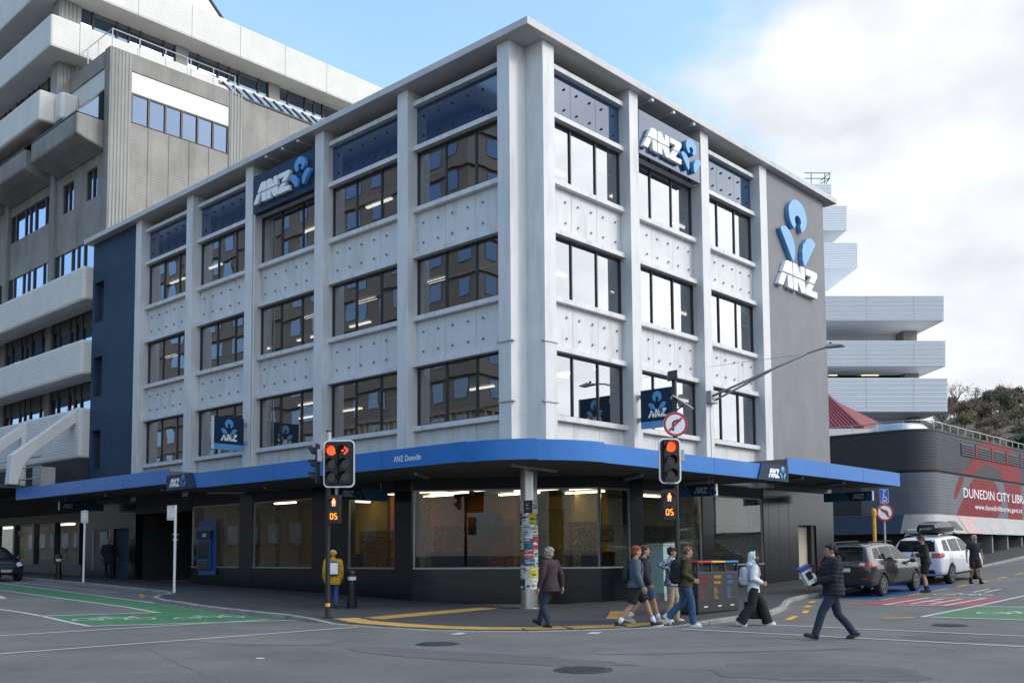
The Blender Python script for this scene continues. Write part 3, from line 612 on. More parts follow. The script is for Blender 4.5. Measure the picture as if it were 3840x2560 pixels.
fascia([(-29.66,-3.0),(-15.2,-3.0)], 4.28, 4.82); fascia([(-15.3,-3.0),(ARC[0][0],ARC[0][1])], 4.02, 4.55); fascia(ARC[:10], 4.0, 4.53); fascia(ARC[9:], 3.98, 4.51); fascia([ARC[-1],(3.0,9.72)], 3.97, 4.47); fascia([(3.0,9.7),(3.0,19.42)], 4.26, 4.80)
MB().box(-29.66,-29.62,-2.96,-.1,4.28,4.8).build('fascia_panel', 'canopy_blue', canopy)
mat('seam', (.010,.06,.20), .6)
for x in (-26,-22.4,-18.8): MB().box(x,x+.012,-3.003,-2.99,4.285,4.815).build('fascia_seam', 'seam', canopy)
for x in (-11.0,-8.4,-5.8,-3.0): MB().box(x,x+.012,-3.003,-2.99,4.025,4.545).build('fascia_seam', 'seam', canopy)
for y in (2.2,5.0): MB().box(2.99,3.003,y,y+.012,3.975,4.465).build('fascia_seam', 'seam', canopy)
for y in (12.6,15.8): MB().box(2.99,3.003,y,y+.012,4.265,4.795).build('fascia_seam', 'seam', canopy)
words('lettering', 'ANZ Dunedin', (-2.45,-3.004,4.19), (1,0,0), (0,0,1), .24, 'logo_white', canopy, 1.12)
for (a, b, z) in (((-3.9,-.4),(-3.0,-1.7),3.98),((.9,-1.7),(.45,.6),3.98),((-.1,4.6),(1.4,3.5),3.95),((.4,7.4),(1.6,7.2),3.95),((.9,13.0),(3.0-.4,11.6),4.22),((.8,16.3),(2.6,15.0),4.22),((-15.0+.9,-.5),(-14.9,-1.6),4.0),((-11.9,-.4),(-11.2,-1.5),4.0),((-19,-.5),(-18,-1.8),4.25),((-24,-.5),(-23,-1.8),4.25)):
    MB().tube([(a[0],a[1],z),(b[0],b[1],z)], .06, 8).build('canopy_light', 'pole_grey', canopy)
# ------------------------------------------------------------------ bank logo pieces
A_ = [[(.25,.53),(.46,.93),(.55,1.0),(.78,1.0),(.84,.94),(.84,.53)],[(0,.03),(.02,0),(.27,0),(.50,.47),(.22,.47)],[(.55,.47),(.84,.47),(.84,0),(.60,0),(.56,.04)]]
N_ = [[(.90,.53),(.90,.96),(.94,1.0),(1.15,1.0),(1.36,.62),(1.36,1.0),(1.62,1.0),(1.62,.53)],[(.90,.0),(.90,.47),(1.62,.47),(1.62,.04),(1.58,0),(1.38,0),(1.16,.40),(1.16,0)]]
Z_ = [[(1.70,1.0),(2.38,1.0),(2.44,.94),(2.42,.82),(2.22,.53),(1.88,.53),(2.04,.76),(1.70,.76)],[(1.66,0),(1.64,.14),(1.86,.47),(2.20,.47),(2.02,.24),(2.42,.24),(2.40,0)]]
top_ = [(math.cos(R(a))*.5, math.sin(R(a))*.5) for a in range(-68, 249, 12)]+[(math.cos(R(a))*.17, -.16+math.sin(R(a))*.17) for a in range(230, -51, -20)]
lp_ = [(-.98,-.64),(-.86,-.53),(-.68,-.50),(-.48,-.58),(-.30,-.78),(-.20,-1.05),(-.21,-1.32),(-.28,-1.46),(-.36,-1.46),(-.44,-1.36)]
rp_ = [(-x, y) for x, y in lp_][::-1]
def extr(name, polys, fr, sx, ox, oy, depth, m, parent, bevel=0):
    s = MB()
    for pl in polys: s.prism([fr @ Vector((ox+x*sx, oy+y*sx, 0)) for x, y in pl], (fr.to_3x3() @ Vector((0,0,depth))))
    return s.build(name, m, parent, bevel=bevel)
def anz(parent, fr, h, depth=.004, dim=False, ox=0, oy=0, wx=1.):
    f2 = fr @ Matrix.Diagonal((wx,1,1,1)); wm = 'logo_dim' if dim else 'logo_white'
    for nm, pls in (('letter', A_), ('letter', N_), ('letter', Z_)): extr(nm, pls, f2, h, ox/wx, oy, depth, wm, parent, .01 if depth > .05 else 0)
def lotus(parent, fr, r, cx, cy, depth=.004, dim=False, wx=1.):
    f2 = fr @ Matrix.Diagonal((wx,1,1,1)); bm_ = 'logo_blue_dim' if dim else 'logo_blue'
    for pl in (top_, lp_, rp_): extr('lotus_petal', [pl], f2, r, cx/wx, cy, depth, bm_, parent, .008 if depth > .05 else 0)
# big raised signs
sg = thing('roof_sign', 'raised white ANZ letters and blue lotus on navy panel, left facade top floor', 'sign', (-12.5,0,15))
MB().box(-14.50,-10.475,-.02,.42,14.99,16.52).build('sign_panel', 'logo_navy', sg, bevel=.01)
fr = frame((-14.25,-.03,15.27), (1,0,0), (0,0,1)); anz(sg, fr, .78, .14, ox=0, oy=0, wx=1.28); lotus(sg, fr, .556, 3.07, .80, .14, wx=1.24)
sg = thing('roof_sign', 'raised white ANZ letters and blue lotus on grey panel, right facade top floor', 'sign', (0,7.5,15))
MB().box(-.42,.02,5.61,9.40,14.99,16.52).build('sign_panel', 'navy_gloss', sg, bevel=.01)
fr = frame((.03,5.65,15.22), (0,1,0), (0,0,1)); anz(sg, fr, .78, .15, wx=1.22); lotus(sg, fr, .60, 2.95, .83, .15, wx=1.14)
sg = thing('wall_sign', 'tall blue lotus logo above white ANZ letters on grey end wall', 'sign', (0,16.7,12))
fr = frame((-.04,14.98,12.40), (0,1,0), (0,0,1)); anz(sg, fr, 1.12, .18, wx=1.28); lotus(sg, fr, 1.37, 1.84, 3.22, .18, wx=1.17)
# canopy edge panels
sg = thing('canopy_sign', 'navy ANZ panel on canopy edge above the left street', 'sign', (-14.3,-3,4.2))
MB().prism([(-15.28,-3.045,4.02),(-13.2,-3.045,4.02),(-13.5,-3.045,4.57),(-15.28,-3.045,4.57)], (0,.04,0)).build('sign_panel', 'logo_navy', sg)
fr = frame((-15.05,-3.05,4.13), (1,0,0), (0,0,1)); anz(sg, fr, .30, .006); lotus(sg, fr, .22, .99, .30, .006)
sg = thing('canopy_sign', 'navy ANZ panel on canopy edge above the right street', 'sign', (3,8.6,4.2))
MB().prism([(3.045,7.6,3.95),(3.045,9.66,3.95),(3.045,9.66,4.50),(3.045,7.88,4.50)], (-.04,0,0)).build('sign_panel', 'logo_navy', sg)
fr = frame((3.05,8.27,4.05), (0,1,0), (0,0,1)); anz(sg, fr, .30, .006); lotus(sg, fr, .22, .99, .30, .006)
# projecting signs
def proj(F0, xd, label, thick):
    sg = thing('projecting_sign', label, 'sign', F0); xd = Vector(xd); n = xd.cross(Vector((0,0,1))); o = Vector(F0)
    q = lambda a, b, c: o+xd*a+n*b+Vector((0,0,c))
    MB().prism([q(0,-thick,.22),q(1.28,-thick,.22),q(1.28,-thick,1.26),q(0,-thick,1.26)], n*thick*2).build('sign_box', 'logo_navy', sg)
    MB().prism([q(0,-thick,0),q(1.28,-thick,0),q(1.28,-thick,.217),q(0,-thick,.217)], n*thick*2).build('sign_base', 'logo_blue', sg)
    s = MB(); side = 1.283 if xd.y == 0 else -.003-.06
    e = 1.281 if True else 0
    s.prism([q(-.06 if F0[1] < -1 else 1.281,-thick-.005,-.01),q(-.002 if F0[1] < -1 else 1.34,-thick-.005,-.01),q(-.002 if F0[1] < -1 else 1.34,-thick-.005,1.27),q(-.06 if F0[1] < -1 else 1.281,-thick-.005,1.27)], n*(thick*2+.01)).build('sign_edge', 'off_white', sg)
    fr = frame(q(0,thick,0)+n*.002, xd, (0,0,1)); anz(sg, fr, .27, .004, ox=.28, oy=.34, wx=1.08); lotus(sg, fr, .36, .64, 1.0, .004)
    fr2 = frame(q(0,-thick,0)-n*.002, -xd, (0,0,1)); anz(sg, fr2, .27, .004, ox=-1.0, oy=.34, wx=1.08); lotus(sg, fr2, .36, -.64, 1.0, .004)
    for zc in (.25, 1.0):
        w0 = -.16 if F0[1] > -1 else 1.28
        MB().prism([q(w0,-.07,zc),q(w0+.16,-.07,zc),q(w0+.16,.07,zc),q(w0,.07,zc)], (0,0,.12)).build('bracket', 'steel_dull', sg)
proj((-14.84,-1.42,5.66), (0,1,0), 'navy ANZ lotus box sign projecting over the left street', .05)
proj((.15,5.32,5.62), (1,0,0), 'navy ANZ lotus box sign projecting beside the no right turn sign', .05)
# under-canopy hanging signs, perpendicular to the shopfronts
def hang(o, xd, ln, label, flip=False):
    sg = thing('hanging_sign', label, 'sign', o); xd = Vector(xd); n = xd.cross(Vector((0,0,1))); o = Vector(o); q = lambda a, b, c: o+xd*a+n*b+Vector((0,0,c))
    MB().prism([q(0,-.05,0),q(ln*.55,-.05,0),q(ln*.45,-.05,.36),q(0,-.05,.36)], n*.1).build('sign_box', 'logo_navy' if not flip else 'logo_blue_dim', sg)
    MB().prism([q(ln*.553,-.05,0),q(ln,-.05,0),q(ln,-.05,.36),q(ln*.453,-.05,.36)], n*.1).build('sign_box', 'logo_blue_dim' if not flip else 'logo_navy', sg)
    e = ln if flip else -.04
    MB().prism([q(e+.002,-.055,-.01),q(e+.038,-.055,-.01),q(e+.038,-.055,.37),q(e+.002,-.055,.37)], n*.11).build('sign_edge', 'off_white', sg)
    for a in (.25, ln-.25): MB().tube([q(a,0,.36),q(a,0,.60)], .012, 6).build('hanger', 'steel_dull', sg)
    fr = frame(q(0,.05,0)+n*.002, xd, (0,0,1)); ox = ln*.60 if flip else .12
    anz(sg, fr, .20, .004, True, ox=ox, oy=.08); lotus(sg, fr, .15, ox+.68, .21, .004, True)
hang((-6.1,-2.2,3.35), (0,1,0), 2.0, 'dim ANZ sign hanging under canopy behind the left traffic light')
hang((-26.2,-2.4,3.72), (0,1,0), 2.0, 'dim ANZ sign hanging under canopy at the far left end')
hang((.6,5.9,3.38), (1,0,0), 1.9, 'dim ANZ sign hanging under canopy behind the right traffic light', True)
hang((.75,17.2,3.62), (1,0,0), 2.0, 'dim ANZ sign hanging under canopy at the far right end', True)
# cash machine
mat('atm_blue', (.012,.095,.30), .4)
am = thing('cash_machine', 'bright blue cash machine set into the left shopfront', 'cash machine', (-17.5,-.1,.8))
MB().box(-18.2,-16.86,-.06,.0,.85,3.05).build('surround', 'atm_blue', am, bevel=.01); MB().box(-18.22,-17.1,-.16,-.062,2.30,2.64).build('header', 'logo_navy', am)
MB().box(-18.2,-17.15,-.14,-.062,1.05,2.28).build('fascia', 'atm_blue', am, bevel=.02); MB().box(-18.08,-17.28,-.16,-.142,1.5,2.2).build('screen', 'black_gloss', am); MB().box(-18.08,-17.28,-.18,-.142,1.1,1.42).build('keypad_shelf', 'dark_grey', am)
fr = frame((-17.75,-.165,2.38), (1,0,0), (0,0,1)); anz(am, fr, .14, .004); 
# poster pillar at the corner
pil = thing('canopy_pillar', 'round steel canopy pillar pasted with bills and posters at the corner', 'pillar', (-.02,-.05,PZ(-.02,-.05)))
pz = PZ(-.02,-.05); MB().lathe([(.25,0),(.25,4.0-pz)], (-.02,-.05,pz), 32).build('shaft', 'steel', pil, smooth='auto'); MB().lathe([(.30,0),(.30,.02),(.26,.03)], (-.02,-.05,pz), 32).build('base_ring', 'steel_dull', pil)
PC = [(.60,.61,.62),(.05,.20,.05),(.40,.50,.56),(.03,.032,.036),(.34,.03,.045),(.55,.54,.52),(.03,.12,.18),(.50,.44,.05),(.035,.035,.04),(.62,.62,.60)]
for i, c in enumerate(PC): mat('bill_%d' % i, c, .8, var=.35, vscale=14, speck=((.05,.05,.05) if sum(c) > .8 else (.6,.6,.6), 22, .45))
random.seed(5); zc = .55; ang0 = R(-100)
while zc < 3.0:
    hgt = random.uniform(.22,.42); a = R(-150)
    while a < R(60):
        wd = random.uniform(.2,.36)/.25; ci = random.randrange(len(PC)); hh = hgt*random.uniform(.8,1.0); r_ = .253+random.uniform(0,.005)
        po = MB().grid(lambda u, v: (-.02+math.cos(a+wd*u)*r_, -.05+math.sin(a+wd*u)*r_, pz+zc+hh*v), 6, 1).build('poster', 'bill_%d' % ci, pil)
        inv = 'off_white' if sum(PC[ci]) < .8 else 'black'
        for ln_ in range(random.randint(2,5)):
            u0_ = random.uniform(.08,.3); u1_ = random.uniform(.5,.92); v0_ = random.uniform(.1,.85); v1_ = v0_+random.uniform(.04,.12); MB().grid(lambda u, v: (-.02+math.cos(a+wd*(u0_+(u1_-u0_)*u))*(r_+.002), -.05+math.sin(a+wd*(u0_+(u1_-u0_)*u))*(r_+.002), pz+zc+hh*(v0_+(min(v1_,.95)-v0_)*v)), 4, 1).build('print_block', inv if random.random() < .7 else 'bill_%d' % random.randrange(10), po)
        a += wd*random.uniform(.86,1.02)
    zc += hgt*.92
# ------------------------------------------------------------------ concrete and white civic tower, left
civ = thing('civic_tower', 'tall concrete civic building with white brick bands behind the bank, left', 'building', (-36,2,0))
def prof(name, pts, x0, x1, m, parent=civ, bevel=.0, ax='x'):
    """profile pts (d,z) swept along x (or y)"""
    s = MB(); s.prism([((x0, p[0], p[1]) if ax == 'x' else (p[0], x0, p[1])) for p in pts], ((x1-x0,0,0) if ax == 'x' else (0,x1-x0,0))); return s.build(name, m, parent, bevel=bevel)
def strip(F, u0, u1, d, z0, z1, mull, parent=civ, gm='glass_civic', fm='bronze_frame', head=.75, blinds=True):
    """window strip; mull: mullion positions"""
    s = MB(); edges = [u0]+sorted(mull)+[u1]
    fbox(F, u0, u1, d, d+.1, z1-.06, z1, s); fbox(F, u0, u1, d, d+.1, z0, z0+.05, s)
    for e in edges: fbox(F, e-.05, e+.05, d-.03, d+.1, z0, z1, s)
    o = s.build('window', fm, parent)
    for a, b in zip(edges[:-1], edges[1:]):
        t = random.uniform(-.006,.006)
        MB().poly([F(a+.04,d+.05+t,z0),F(b-.04,d+.05-t,z0),F(b-.04,d+.05-t,z1),F(a+.04,d+.05+t,z1)]).build('pane', gm, o)
        if blinds: fbox(F, a+.03, b-.03, d+.03, d+.04, z1-head*random.choice((1,1,1,.6)), z1-.06).build('blind', 'blind', o)
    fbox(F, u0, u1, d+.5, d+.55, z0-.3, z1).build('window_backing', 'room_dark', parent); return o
random.seed(21)
# lower white bands facing the left street
for z0, z1, zs in ((14.2,15.96,14.6),(10.5,12.28,10.8)):
    prof('white_band', [(-.35,z0),(-.35,z1),(.2,z1),(1.6,z1-.1),(1.6,zs)], -62, -29.08, 'white_brick', bevel=.14)
prof('white_band', [(-.35,6.4),(-.35,8.9),(1.6,8.8),(1.6,6.4)], -62, -29.08, 'white_brick', bevel=.14)
offs = (.85,2.3,3.1,3.85,5.25)
for k in range(4):
    xr = -31.2-6.8*k; xl = xr-6.12
    for z0, z1 in ((8.8,10.82),(12.2,14.62),(15.9,18.5)):
        strip(FL, xl, xr, 1.6, z0, z1, [xr-o for o in offs], blinds=z1 < 18, head=.8)
        fbox(FL, xl-.68, xl, 1.45, 1.9, z0, z1).build('pier', 'concrete', civ)
for z0, z1 in ((8.8,10.82),(12.2,14.62),(15.9,18.5)): strip(FL, -31.15, -29.1, 1.6, z0, z1, [-30.2])
MB().box(-62,-29.06,2.2,3.0,4,18.6).build('rear_wall', 'room_dark', civ)
# concrete block
MB().box(-62,-31.2,1.6,2.2,18.5,20.75).box(-62,-31.2,1.6,2.2,22.42,24.4).build('concrete_wall', 'concrete', civ)
xs = [-31.2,-32.18,-33.55,-35.1,-36.55,-38.04,-44.06,-45.4,-62]
for a, b in ((0,1),(2,3),(4,5),(6,8)): MB().box(xs[b],xs[a],1.6,2.2,20.75,22.42).build('concrete_wall', 'concrete', civ)
strip(FL,-33.55,-32.18,1.72,20.75,22.42,[-32.86],blinds=False); strip(FL,-36.55,-35.1,1.72,20.75,22.42,[-35.85],blinds=False); strip(FL,-44.06,-38.04,1.66,20.75,22.42,[-38.9,-40.4,-41.2,-41.9,-43.3],blinds=False)
for xp in (-37.95,-44.75): MB().box(xp,xp+.62,1.42,1.62,15.9,23.6).build('pilaster', 'concrete', civ, bevel=.04)
for xr, xl in ((-31.17,-37.1),(-37.95,-44.0),(-44.8,-51)):
    prof('balcony', [(0,23.45),(0,24.55),(1.6,24.55),(1.6,22.95),(.5,23.25)], xl, xr, 'concrete', bevel=.1)
    s = MB(); n = 7; 
    for k in range(n+1): x = xl+.05+(xr-xl-.1)*k/n; s.prism([(x-.04,.05,24.56),(x+.04,.05,24.56),(x+.04,1.5,26.2),(x-.04,1.5,26.2)], (0,-.06,.05))
    s.prism([(xl,.0,24.555),(xr,.0,24.555),(xr,.12,24.60),(xl,.12,24.60)], (0,0,.05)); o = s.build('sloped_window', 'frame_dark', civ)
    for k in range(n): a, b = xl+.09+(xr-xl-.1)*k/n, xl+.01+(xr-xl-.1)*(k+1)/n; MB().poly([(a,.05,24.58),(b,.05,24.58),(b,1.5,26.2),(a,1.5,26.2)]).build('pane', 'glass_civic', o)
    MB().poly([(xr-.02,.06,24.57),(xr-.02,1.55,24.57),(xr-.02,1.55,26.2)]).build('pane', 'glass_civic', o)
    MB().prism([(xl,1.5,26.2),(xr,1.5,26.2),(xr,1.45,27.35),(xl,1.45,27.35)], (0,.15,0)).build('white_panel', 'white_smooth', civ)
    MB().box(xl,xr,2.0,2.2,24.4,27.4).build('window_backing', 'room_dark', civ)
prof('parapet', [(1.38,27.36),(1.38,28.3),(1.9,28.3),(1.9,27.36)], -52, -31.2, 'concrete_ribbed', bevel=.03)
# concrete block, side towards the bank
zb = 4.
MB().box(-31.17,-30.55,1.4,2.62,zb,28.38).build('corner_pier', 'concrete', civ, bevel=.03)
for k in range(6): MB().box(-30.56,-30.53,1.50+k*.19,1.62+k*.19,zb,28.37).build('flute', 'concrete_flute', civ)
MB().box(-31.1,-30.62,2.62,8.45,zb,24.62).build('ribbed_wall', 'concrete_ribbed', civ); MB().box(-31.1,-30.58,2.62,8.45,27.45,28.40).build('parapet', 'concrete_ribbed', civ); MB().box(-31.1,-30.60,2.62,8.42,26.28,27.40).build('white_panel', 'white_smooth', civ)
FX = lambda u, d, z: (-30.6-d, u, z)
strip(FX, 2.66, 8.42, .02, 24.65, 26.25, [2.66+.96*k for k in range(1,6)], blinds=False)
MB().box(-31.1,-30.55,8.45,9.42,zb,28.42).build('corner_pier', 'concrete', civ, bevel=.03)
for k in range(4): MB().box(-30.56,-30.53,8.56+k*.2,8.68+k*.2,zb,28.41).build('flute', 'concrete_flute', civ)
MB().box(-31.1,-30.6,9.42,30,zb,28.2).build('ribbed_wall', 'concrete_ribbed', civ)
for k in range(9): MB().box(-30.605,-30.59,3.6+k*1.2 if k < 4 else 5+k*1.5,3.63+k*1.2 if k < 4 else 5.03+k*1.5,17,24.6 if k < 4 else 28.1).build('wall_joint', 'concrete', civ)
o = MB().box(-30.7,-30.55,8.6,17.2,28.22,28.34)
for k in range(13): y = 8.6+k*.7; o.prism([(-30.62,y,28.34),(-30.62,y+.12,28.34),(-31.7,y+.12,29.35),(-31.7,y,29.35)], (0,0,.08))
o = o.build('skylight', 'black', civ)
for k in range(12): y = 8.72+k*.7; MB().poly([(-30.63,y,28.36),(-30.63,y+.58,28.36),(-31.7,y+.58,29.36),(-31.7,y,29.36)]).build('pane', 'glass_civic', o)
MB().box(-31.9,-31.7,8.5,17.2,29.3,29.5).build('skylight_cap', 'white_smooth', civ)
MB().box(-52,-31,1.9,30,27.9,28.1).build('terrace', 'concrete', civ)
s = MB()
for y in (1.6,3.1,4.6,5.9,6.1,7.5,8.9): s.tube([(-30.75,y,28.4),(-30.75,y,29.45)], .03, 6)
for x in (-32.4,-33.7,-35,-35.2,-36.5,-37.8): s.tube([(x,1.6,28.3),(x,1.6,29.45)], .03, 6)
s.tube([(-30.75,8.9,29.45),(-30.75,1.6,29.45),(-38,1.6,29.45)], .03, 6); s.build('roof_railing', 'steel', civ)
# white tower above
for z0, z1 in ((29.0,30.82),(32.65,34.75)):
    MB().prism([(-62,-.3,z0),(-34,-.3,z0),(-34,40,z0),(-35.7,40,z0),(-35.7,1.4,z0),(-62,1.4,z0)], (0,0,z1-z0)).build('white_band', 'white_brick', civ, bevel=.12)
    for y in (1.25,4.55,7.9,11.2,14.5,17.8): MB().box(-34.01,-33.996,y,y+.02,z0+.05,z1-.05).build('band_joint', 'dark_grey', civ)
MB().box(-62,-35.3,-.3,1.4,25.3,27.06).build('white_band', 'white_brick', civ, bevel=.14); MB().box(-35.32,-34.4,.5,1.5,25.35,26.95).build('white_band', 'white_smooth', civ, bevel=.2)
FT = lambda u, d, z: (-35.55-d, u, z)
for k in range(4):
    y0 = 1.9+6.57*k
    for z0, z1 in ((30.75,33.1),(27.0,29.1)): strip(FT, y0, y0+5.76, 0, z0, z1, [y0+q for q in (.74,2.13,2.87,3.58,5.02)], head=.7); fbox(FT, y0+5.76, y0+6.57, -.15, .5, z0, z1).build('pier', 'concrete_flute', civ)
for z0, z1 in ((30.75,33.1),(26.9,29.1)):
    MB().box(-36.3,-35.4,.68,1.9,z0,z1).build('pier', 'concrete_flute', civ)
    for k in range(5): MB().box(-35.41,-35.36,.78+k*.22,.88+k*.22,z0,z1).build('flute', 'concrete_flute', civ)
    for k in range(4): xr = -36.3-6.5*k; strip(FL, xr-6.0, xr, 1.15, z0, z1, [xr-q for q in (.7,1.5,2.9,3.6,4.3,5.4)], head=.7); fbox(FL, xr-6.5, xr-6.0, 1.05, 1.5, z0, z1).build('pier', 'concrete', civ)
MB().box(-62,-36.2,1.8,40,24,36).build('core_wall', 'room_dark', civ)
MB().prism([(-35.2,-.1,34.7),(-35.2,11.2,34.7),(-35.2,8.6,37.2),(-35.2,6.0,40.5),(-35.2,-.1,40.5)], (-10,0,0)).build('roof_house', 'white_smooth', civ)
MB().prism([(-35.15,11.3,34.75),(-35.15,8.65,37.3),(-35.15,8.75,37.35),(-35.15,11.45,34.75)], (-.3,0,0)).build('roof_flashing', 'dark_grey', civ)
# raking white buttresses over the low terrace, terrace rail, plant
for xb in (-29.55,-35.6,-42,-48.5):
    MB().prism([(xb,-.1,9.0),(xb,-3.25,6.4),(xb,-3.37,5.0),(xb,-2.95,5.0),(xb,-2.7,5.95),(xb,-2.3,6.45),(xb,-.1,8.35)], (-.55,0,0)).build('buttress', 'white_smooth', civ, bevel=.04)
for xb in (-35.9,-42.3): MB().box(xb,xb+.35,-.6,-.3,5.2,8.7).build('wall_fin', 'white_brick', civ, bevel=.08)
MB().box(-62,-29.7,-3.9,-.4,4.85,5.0).build('terrace_slab', 'dark_grey', civ); MB().box(-62,-29.1,-.3,1.6,3.8,6.4).build('terrace_wall', 'room_dark', civ)
s = MB().tube([(-60,-2.4,6.45),(-28.9,-2.2,6.35)], .03, 6).tube([(-60,-2.4,5.95),(-28.9,-2.2,5.9)], .03, 6).tube([(-60,-2.4,5.35),(-28.9,-2.2,5.35)], .03, 6)
for x in (-31.2,-34,-37.2,-40.5): s.tube([(x,-2.3,5.0),(x,-2.3,6.45)], .035, 6)
s.build('terrace_railing', 'steel_dull', civ)
tag(MB().box(-31.4,-30.4,-1.6,-.9,5.0,6.0).box(-31.3,-30.5,-1.62,-1.6,5.15,5.85).build('air_conditioner', 'pole_grey', bevel=.03), 'pale grey air conditioning unit on terrace beside the navy wall', 'air conditioner')
gc = MB()
for k in range(5): x = -36.1+k*1.5; gc.prism([(x,-4.2,4.72),(x+.06,-4.2,4.72),(x+.06,-2.8,5.2),(x,-2.8,5.2)], (0,0,.1))
gc = gc.build('glass_awning', 'frame_dark', civ)
for k in range(4): x = -36.04+k*1.5; MB().poly([(x,-4.2,4.78),(x+1.44,-4.2,4.78),(x+1.44,-2.8,5.26),(x,-2.8,5.26)]).build('pane', 'glass_clear', gc)
# neighbouring shop under the civic building
shop = thing('corner_shop', 'dim lit shopfront under the civic building at far left', 'shop', (-40,1,.7))
MB().box(-62,-29.05,-.1,.2,3.35,4.9).build('shop_header', 'dark_grey', shop); MB().box(-62,-29.1,-.1,.2,.2,1.25).build('stall_riser', 'bank_desk', shop)
for x in (-29.5,-32.4,-35.0,-37.6,-40.2,-43,-47,-51): MB().box(x-.12,x+.12,-.1,.2,1.25,3.35).build('mullion', 'frame_dark', shop)
random.seed(9)
for a, b in ((-32.3,-29.6),(-34.9,-32.5),(-37.5,-35.1),(-40.1,-37.7),(-42.9,-40.3),(-46.9,-43.1)):
    MB().poly([(a,.05,1.25),(b,.05,1.25),(b,.05,3.35),(a,.05,3.35)]).build('pane', 'glass_shop', shop)
    for k in range(4): x = random.uniform(a,b-.5); z = random.uniform(1.3,2.4); MB().box(x,x+random.uniform(.3,.6),.12,.13,z,z+random.uniform(.3,.6)).build('window_notice', 'bill_%d' % random.choice((0,2,5,6,8,9)), shop)
MB().box(-62,-29.1,2.4,2.5,.2,3.6).build('rear_wall', 'room_wall', shop); MB().box(-62,-29.1,.2,2.4,3.4,3.5).build('shop_ceiling', 'room_ceiling', shop)
for x in (-33.6,-41.5): MB().box(x-.7,x+.7,1.0,1.2,3.28,3.36).build('ceiling_light', 'strip', shop)
lettering('lettering', 'FRING', frame((-37.3,.0,2.75), (1,0,0), (0,0,1)), .42, 'off_white', shop)
# ------------------------------------------------------------------ library with painted mural, right
for n_, c_ in (('lib_char', (.052,.054,.060)), ('lib_grey', (.135,.145,.165)), ('lib_navy', (.035,.055,.095)), ('lib_red', (.20,.014,.022)), ('lib_blue', (.05,.085,.20))): mat(n_, c_, .6, spec=.3, var=.10, vscale=.8, lines=('Z', .15, .18), dirt=((c_[0]*1.5,c_[1]*1.5,c_[2]*1.5), .35, .9))
mat('lib_slab', (.30,.285,.27), .25, var=.14, vscale=1.2, dirt=((.5,.49,.47), .5, 1.5))
lib = thing('library_building', 'dark ribbed library building with red mural and white lettering, right', 'building', (-2,34,1.3))
XL, YL, RL = 1.5, 27.0, 1.25
def ring_wall(name, z0, z1, off0, off1, m, y1=75, x0=-14):
    """rounded-corner wall ring between heights, offsets outward at bottom/top"""
    rings = []
    for z, o in ((z0, off0), (z1, off1)):
        pts = [(x0, YL-o, z)]+[(XL-RL+(RL+o)*math.sin(t), YL+RL-(RL+o)*math.cos(t), z) for t in [k*math.pi/2/10 for k in range(11)]]+[(XL+o, y1, z)]
        pts += [(XL-1.2, y1, z), (XL-1.2, YL+1.2, z), (x0, YL+1.2, z)]; rings.append(pts)
    s = MB(); s.loft(rings); return s.build(name, m, lib, smooth='auto')
ring_wall('upper_wall', 5.52, 7.45, 0, 0, 'lib_char'); ring_wall('shadow_gap', 5.40, 5.52, -.10, -.10, 'black'); ring_wall('middle_wall', 3.38, 5.40, 0, 0, 'lib_grey')
ring_wall('sloped_base', 2.46, 3.376, .55, .0, 'lib_slab'); ring_wall('recess_wall', -.2, 2.455, -.9, -.9, 'lib_char')
ring_wall('capping', 7.45, 7.53, .03, .03, 'dark_grey')
MB().box(-14,-1.9,YL-.006,YL,3.4,5.39).build('mural_patch', 'lib_char', lib); MB().prism([(-14,YL-.56,2.45),(.2,YL-.56,2.45),(.2,YL-.012,3.37),(-14,YL-.012,3.37)], (0,-.01,0)).build('mural_patch', 'lib_navy', lib)
def mural(pts, m='lib_red', e=.006): MB().prism([(XL, y, z) for y, z in pts], (e,0,0)).build('mural_patch', m, lib)
mural([(35.16,7.44),(34.2,7.0),(33.25,6.45),(32.3,5.9),(31.73,5.53),(32.98,5.53),(34.16,5.94),(35.0,6.18),(35.87,6.23),(36.7,6.18),(37.41,6.01),(38.2,5.53),(41.5,5.53),(41.43,6.48),(40.6,7.1),(39.61,7.44)])
mural([(31.11,5.39),(30.5,4.8),(30.19,4.37),(30.2,4.22),(30.39,4.2),(31.0,4.6),(31.85,5.39)])
mural([(32.43,4.88),(32.8,5.15),(33.3,5.39),(36.5,5.39),(37.1,5.1),(37.43,4.82),(37.71,4.26),(37.5,3.8),(36.88,3.39),(30.45,3.39),(30.8,3.7),(31.26,4.05),(31.9,4.5)])
mural([(38.21,5.39),(38.82,4.3),(38.87,3.39),(41.37,3.39),(41.6,4.4),(41.45,5.39)]); mural([(43.0,7.4),(46,7.4),(47.5,5.6),(44,5.6)])
MB().prism([(XL+.556,30.9,2.47),(XL+.556,33.2,2.47),(XL+.012,36.7,3.36),(XL+.012,30.5,3.36)], (.01,0,.004)).build('mural_patch', 'lib_red', lib) if False else None
mat('lib_pink', (.46,.27,.26), .3, var=.15)
MB().prism([(XL+.552,30.4,2.47),(XL+.552,32.6,2.47),(XL+.28,32.0,2.93),(XL+.016,33.6,3.355),(XL+.016,30.5,3.355)], (.008,0,.004)).build('mural_patch', 'lib_pink', lib)
MB().box(XL-.9,XL-.88,30.6,31.7,-.1,2.44).build('mural_patch', 'lib_red', lib)
MB().prism([(XL+.46,29.0,2.62),(XL+.46,30.0,2.62),(XL+.20,29.6,3.06),(XL+.20,28.6,3.06)], (.01,0,.01)).build('plaque', 'dark_grey', lib)
words('lettering', 'DUNEDIN CITY LIBRARIES', (XL+.007,31.5,4.34), (0,1,0), (0,0,1), .70, 'logo_white', lib, 12.9)
